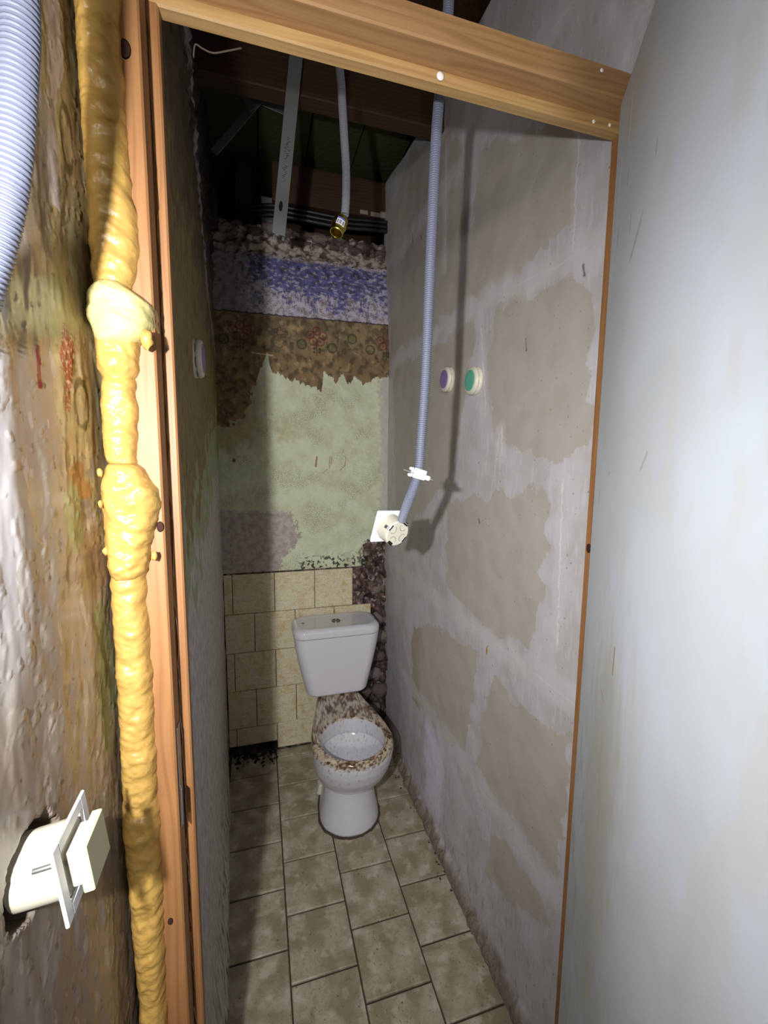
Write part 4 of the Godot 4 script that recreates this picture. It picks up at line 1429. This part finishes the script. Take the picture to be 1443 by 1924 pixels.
	# short conduit with the brass socket
	var sc := [P(0.262, 2.95, 1.22), P(0.222, 2.58, 1.2), P(0.226, 2.46, 1.2), P(0.232, 2.36, 1.2), P(0.2375, 2.28, 1.2), P(0.2375, 2.21, 1.2), P(0.2345, 2.163, 1.2)]
	var c2 := obj("conduit", ribbed(sc, 0.0105, 0.0042), M["conduit_dim"])
	c2.name = "conduit_001"
	tag(c2, "short grey corrugated conduit hanging from the ceiling above the brass socket", "conduit")
	var ax := Vector3(-0.30, -0.80, 0.20).normalized()
	var ls := thing("lamp_socket", "shiny brass lamp socket with a white price sticker, dangling from the short conduit", "lamp socket", P(0.228, 2.160, 1.2))
	ls.basis = basis_to(ax, Vector3.BACK)
	obj("shell", lathe(hard([Vector2(0.0, 0.0), Vector2(0.006, 0.0), Vector2(0.007, 0.006), Vector2(0.0165, 0.009), Vector2(0.019, 0.013), Vector2(0.019, 0.030), Vector2(0.0202, 0.031), Vector2(0.0202, 0.036), Vector2(0.018, 0.038), Vector2(0.018, 0.055), Vector2(0.0165, 0.057), Vector2(0.0145, 0.056), Vector2(0.0145, 0.02), Vector2(0, 0.018)]), 32), M["brass"], ls)
	obj("insulator", lathe([Vector2(0, 0.019), Vector2(0.010, 0.019), Vector2(0.009, 0.024), Vector2(0, 0.025)], 16), M["brass"], ls.get_node("shell"))
	var stx := paint(64, 48, 0, 64, 0, 48, func(x: float, y: float) -> Color:
		if y > 38:
			return Color(0.35, 0.38, 0.75)
		if y > 6 and y < 32 and x > 6 and x < 58 and [1, 0, 1, 1, 0, 0, 1, 0, 1, 1, 0, 1, 0, 0, 1, 0, 1, 1, 0, 1][int(x / 3.2) % 20] == 1:
			return Color(0.25, 0.25, 0.3)
		return Color(0.93, 0.93, 0.95))
	var stm := tmat("sticker", stx, 0.5)
	var rr := []
	for j in 5:
		var ring2 := PackedVector3Array()
		for i in 9:
			var an := 1.1 + 1.1 * i / 8.0
			var rad := 0.0206 if j < 5 else 0.0206
			ring2.append(Vector3(cos(an) * rad, 0.046 - 0.022 * j / 4.0, sin(an) * rad))
		rr.append(ring2)
	obj("sticker", loft(rr, false, true), stm, ls.get_node("shell"))
	# thick conduit against the entry wall
	var ec := [P(-0.166, 2.20, 0.452), P(-0.1715, 2.0, 0.454), P(-0.1746, 1.881, 0.455), P(-0.1801, 1.822, 0.455), P(-0.188, 1.762, 0.455), P(-0.2005, 1.71, 0.457), P(-0.218, 1.655, 0.458), P(-0.240, 1.60, 0.458), P(-0.275, 1.54, 0.458)]
	var c3 := obj("conduit", ribbed(ec, 0.0138, 0.0046, 20), M["conduit"])
	c3.name = "conduit_002"
	tag(c3, "thick grey corrugated conduit running down the entry wall at the upper left", "conduit")

# ======================= the loose switch =======================
func build_switch() -> void:
	var t := thing("light_switch", "loose cream light switch pulled out of its hole in the entry wall", "light switch", P(-0.1795, 1.1178, 0.4657))
	# own y points out of the wall
	var n := Vector3(0.994, 0.103, -0.022).normalized()
	t.basis = basis_to(n, Vector3.UP)
	var turn := Basis()
	var body := lathe(hard([Vector2(0, -0.055), Vector2(0.033, -0.055), Vector2(0.034, -0.018), Vector2(0.034, -0.012), Vector2(0.0, -0.012)]), 40)
	obj("back_box", body, M["cream_plastic"], t)
	var ps := stool()
	# support frame: four bars round an opening
	for s in [-1.0, 1.0]:
		box(ps, Transform3D(turn, turn * Vector3(s * 0.0345, -0.0085, 0)), Vector3(0.013, 0.0035, 0.082), 0.001)
		box(ps, Transform3D(turn, turn * Vector3(0, -0.0085, s * 0.0345)), Vector3(0.056, 0.0035, 0.013), 0.001)
	for s in [[-0.036, -0.012], [-0.036, 0.02], [0.02, -0.036], [-0.014, -0.036]]:
		box(ps, Transform3D(turn, turn * Vector3(s[0], -0.0125, s[1])), Vector3(0.008, 0.005, 0.008), 0.001)
	obj("support_frame", ps, M["white_plastic"], t)
	var ms := stool()
	box(ms, Transform3D(turn, Vector3(0, -0.003, 0)), Vector3(0.040, 0.010, 0.040), 0.002)
	obj("mechanism", ms, M["cream_plastic"], t)
	# rocker: a hollow cap with a slightly dished face
	var rs := stool()
	box(rs, Transform3D(turn, Vector3(0.0, 0.0075, 0)), Vector3(0.050, 0.010, 0.050), 0.0012)
	obj("rocker", rs, M["ivory_plastic"], t)
	var sc := obj("screw", lathe([Vector2(0, 0), Vector2(0.0025, 0), Vector2(0.0025, 0.02), Vector2(0, 0.02)], 10), M["steel"], t.get_node("support_frame"), turn * Vector3(0.030, -0.030, 0.02))

# ======================= small things =======================
func build_small() -> void:
	var prof := hard([Vector2(0, 0), Vector2(0.041, 0), Vector2(0.0425, 0.002), Vector2(0.0425, 0.011)])
	var prof2 := [Vector2(0.040, 0.0125), Vector2(0.0425, 0.014), Vector2(0.042, 0.019), Vector2(0.038, 0.0235), Vector2(0.033, 0.0248), Vector2(0.032, 0.0243), Vector2(0, 0.0243)]
	var lens := [Vector2(0.0, 0.0235), Vector2(0.0318, 0.0235), Vector2(0.0314, 0.0252), Vector2(0.02, 0.026), Vector2(0, 0.0262)]
	for q in [["white round wall cap with purple disc, beside the hanging conduit on the right wall", P(0.6555, 1.806, 1.43), 1.0, "purple"], ["white round wall cap with green disc on the right wall", P(0.6555, 1.769, 1.236), 1.0, "mint"], ["white round cap seen edge-on on the dark left wall inside the doorway", P(-0.137, 1.742, 1.07), -1.0, "purple"]]:
		var t := thing("wall_cap", q[0], "wall cap", q[1])
		t.basis = Basis(Vector3.BACK, PI / 2 * q[2])
		var tabs := stool()
		for k in 8:
			var an := TAU * k / 8.0
			box(tabs, Transform3D(Basis(Vector3.UP, -an), Vector3(cos(an) * 0.039, 0.0118, sin(an) * 0.039)), Vector3(0.004, 0.004, 0.012), 0.0)
		obj("base", lathe(prof + [Vector2(0.038, 0.0112), Vector2(0, 0.0112)], 48), M["cream_plastic"], t)
		obj("spacer", tabs, M["cream_plastic"], t)
		obj("rim", lathe([Vector2(0, 0.0125)] + prof2, 48), M["cream_plastic"], t)
		obj("disc", lathe(lens, 40), M[q[3]], t.get_node("rim"))
	# dirt along the foot of the back wall, left
	var rng := RandomNumberGenerator.new()
	rng.seed = 33
	var st := SurfaceTool.new()
	st.begin(Mesh.PRIMITIVE_TRIANGLES)
	var pm := pebble(3, Vector3(1, 1, 1))
	for i in 150:
		var s := rng.randf_range(0.003, 0.016)
		var x := rng.randf_range(-0.15, 0.06)
		var d := D - 0.012 - absf(rng.randfn(0, 0.035))
		if i > 110:
			x = rng.randf_range(0.60, 0.645)
			d = rng.randf_range(1.2, 2.1)
			s *= 0.5
		st.append_from(pm, 0, Transform3D(Basis.from_euler(Vector3(rng.randf() * 6, rng.randf() * 6, 0)).scaled(Vector3(s, s * 0.6, s)), P(x, s * 0.2, d)))
	var dirt := obj("dirt_heap", st, M["dark_dirt"])
	tag(dirt, "dark crumbs of dirt and plaster at the foot of the tiled back wall", "dirt", "", "stuff")
	# mortar edge along the foot of the right wall
	var f := N(131, 14.0, 4)
	var ms := sheet(160, 8, func(u: float, v: float) -> Vector3:
		var d := lerpf(0.74, 2.17, u)
		var a := v * PI / 2
		var k := 0.020 + 0.010 * f.get_noise_2d(d, 0.0) + 0.004 * f.get_noise_2d(d * 4.0, 3.0)
		return P(0.662 - k * 1.3 * cos(a) - 0.004, 0.001 + k * 1.6 * sin(a), d), true)
	var mm := mat("mortar", Color(0.50, 0.45, 0.40), 0.9)
	bump(mm, M["bump_tex"], 0.5)
	mm.uv1_triplanar = true
	mm.uv1_scale = Vector3(8, 8, 8)
	struct(obj("trim_2", ms, mm), "rough dirty mortar edge along the foot of the right wall", "trim")
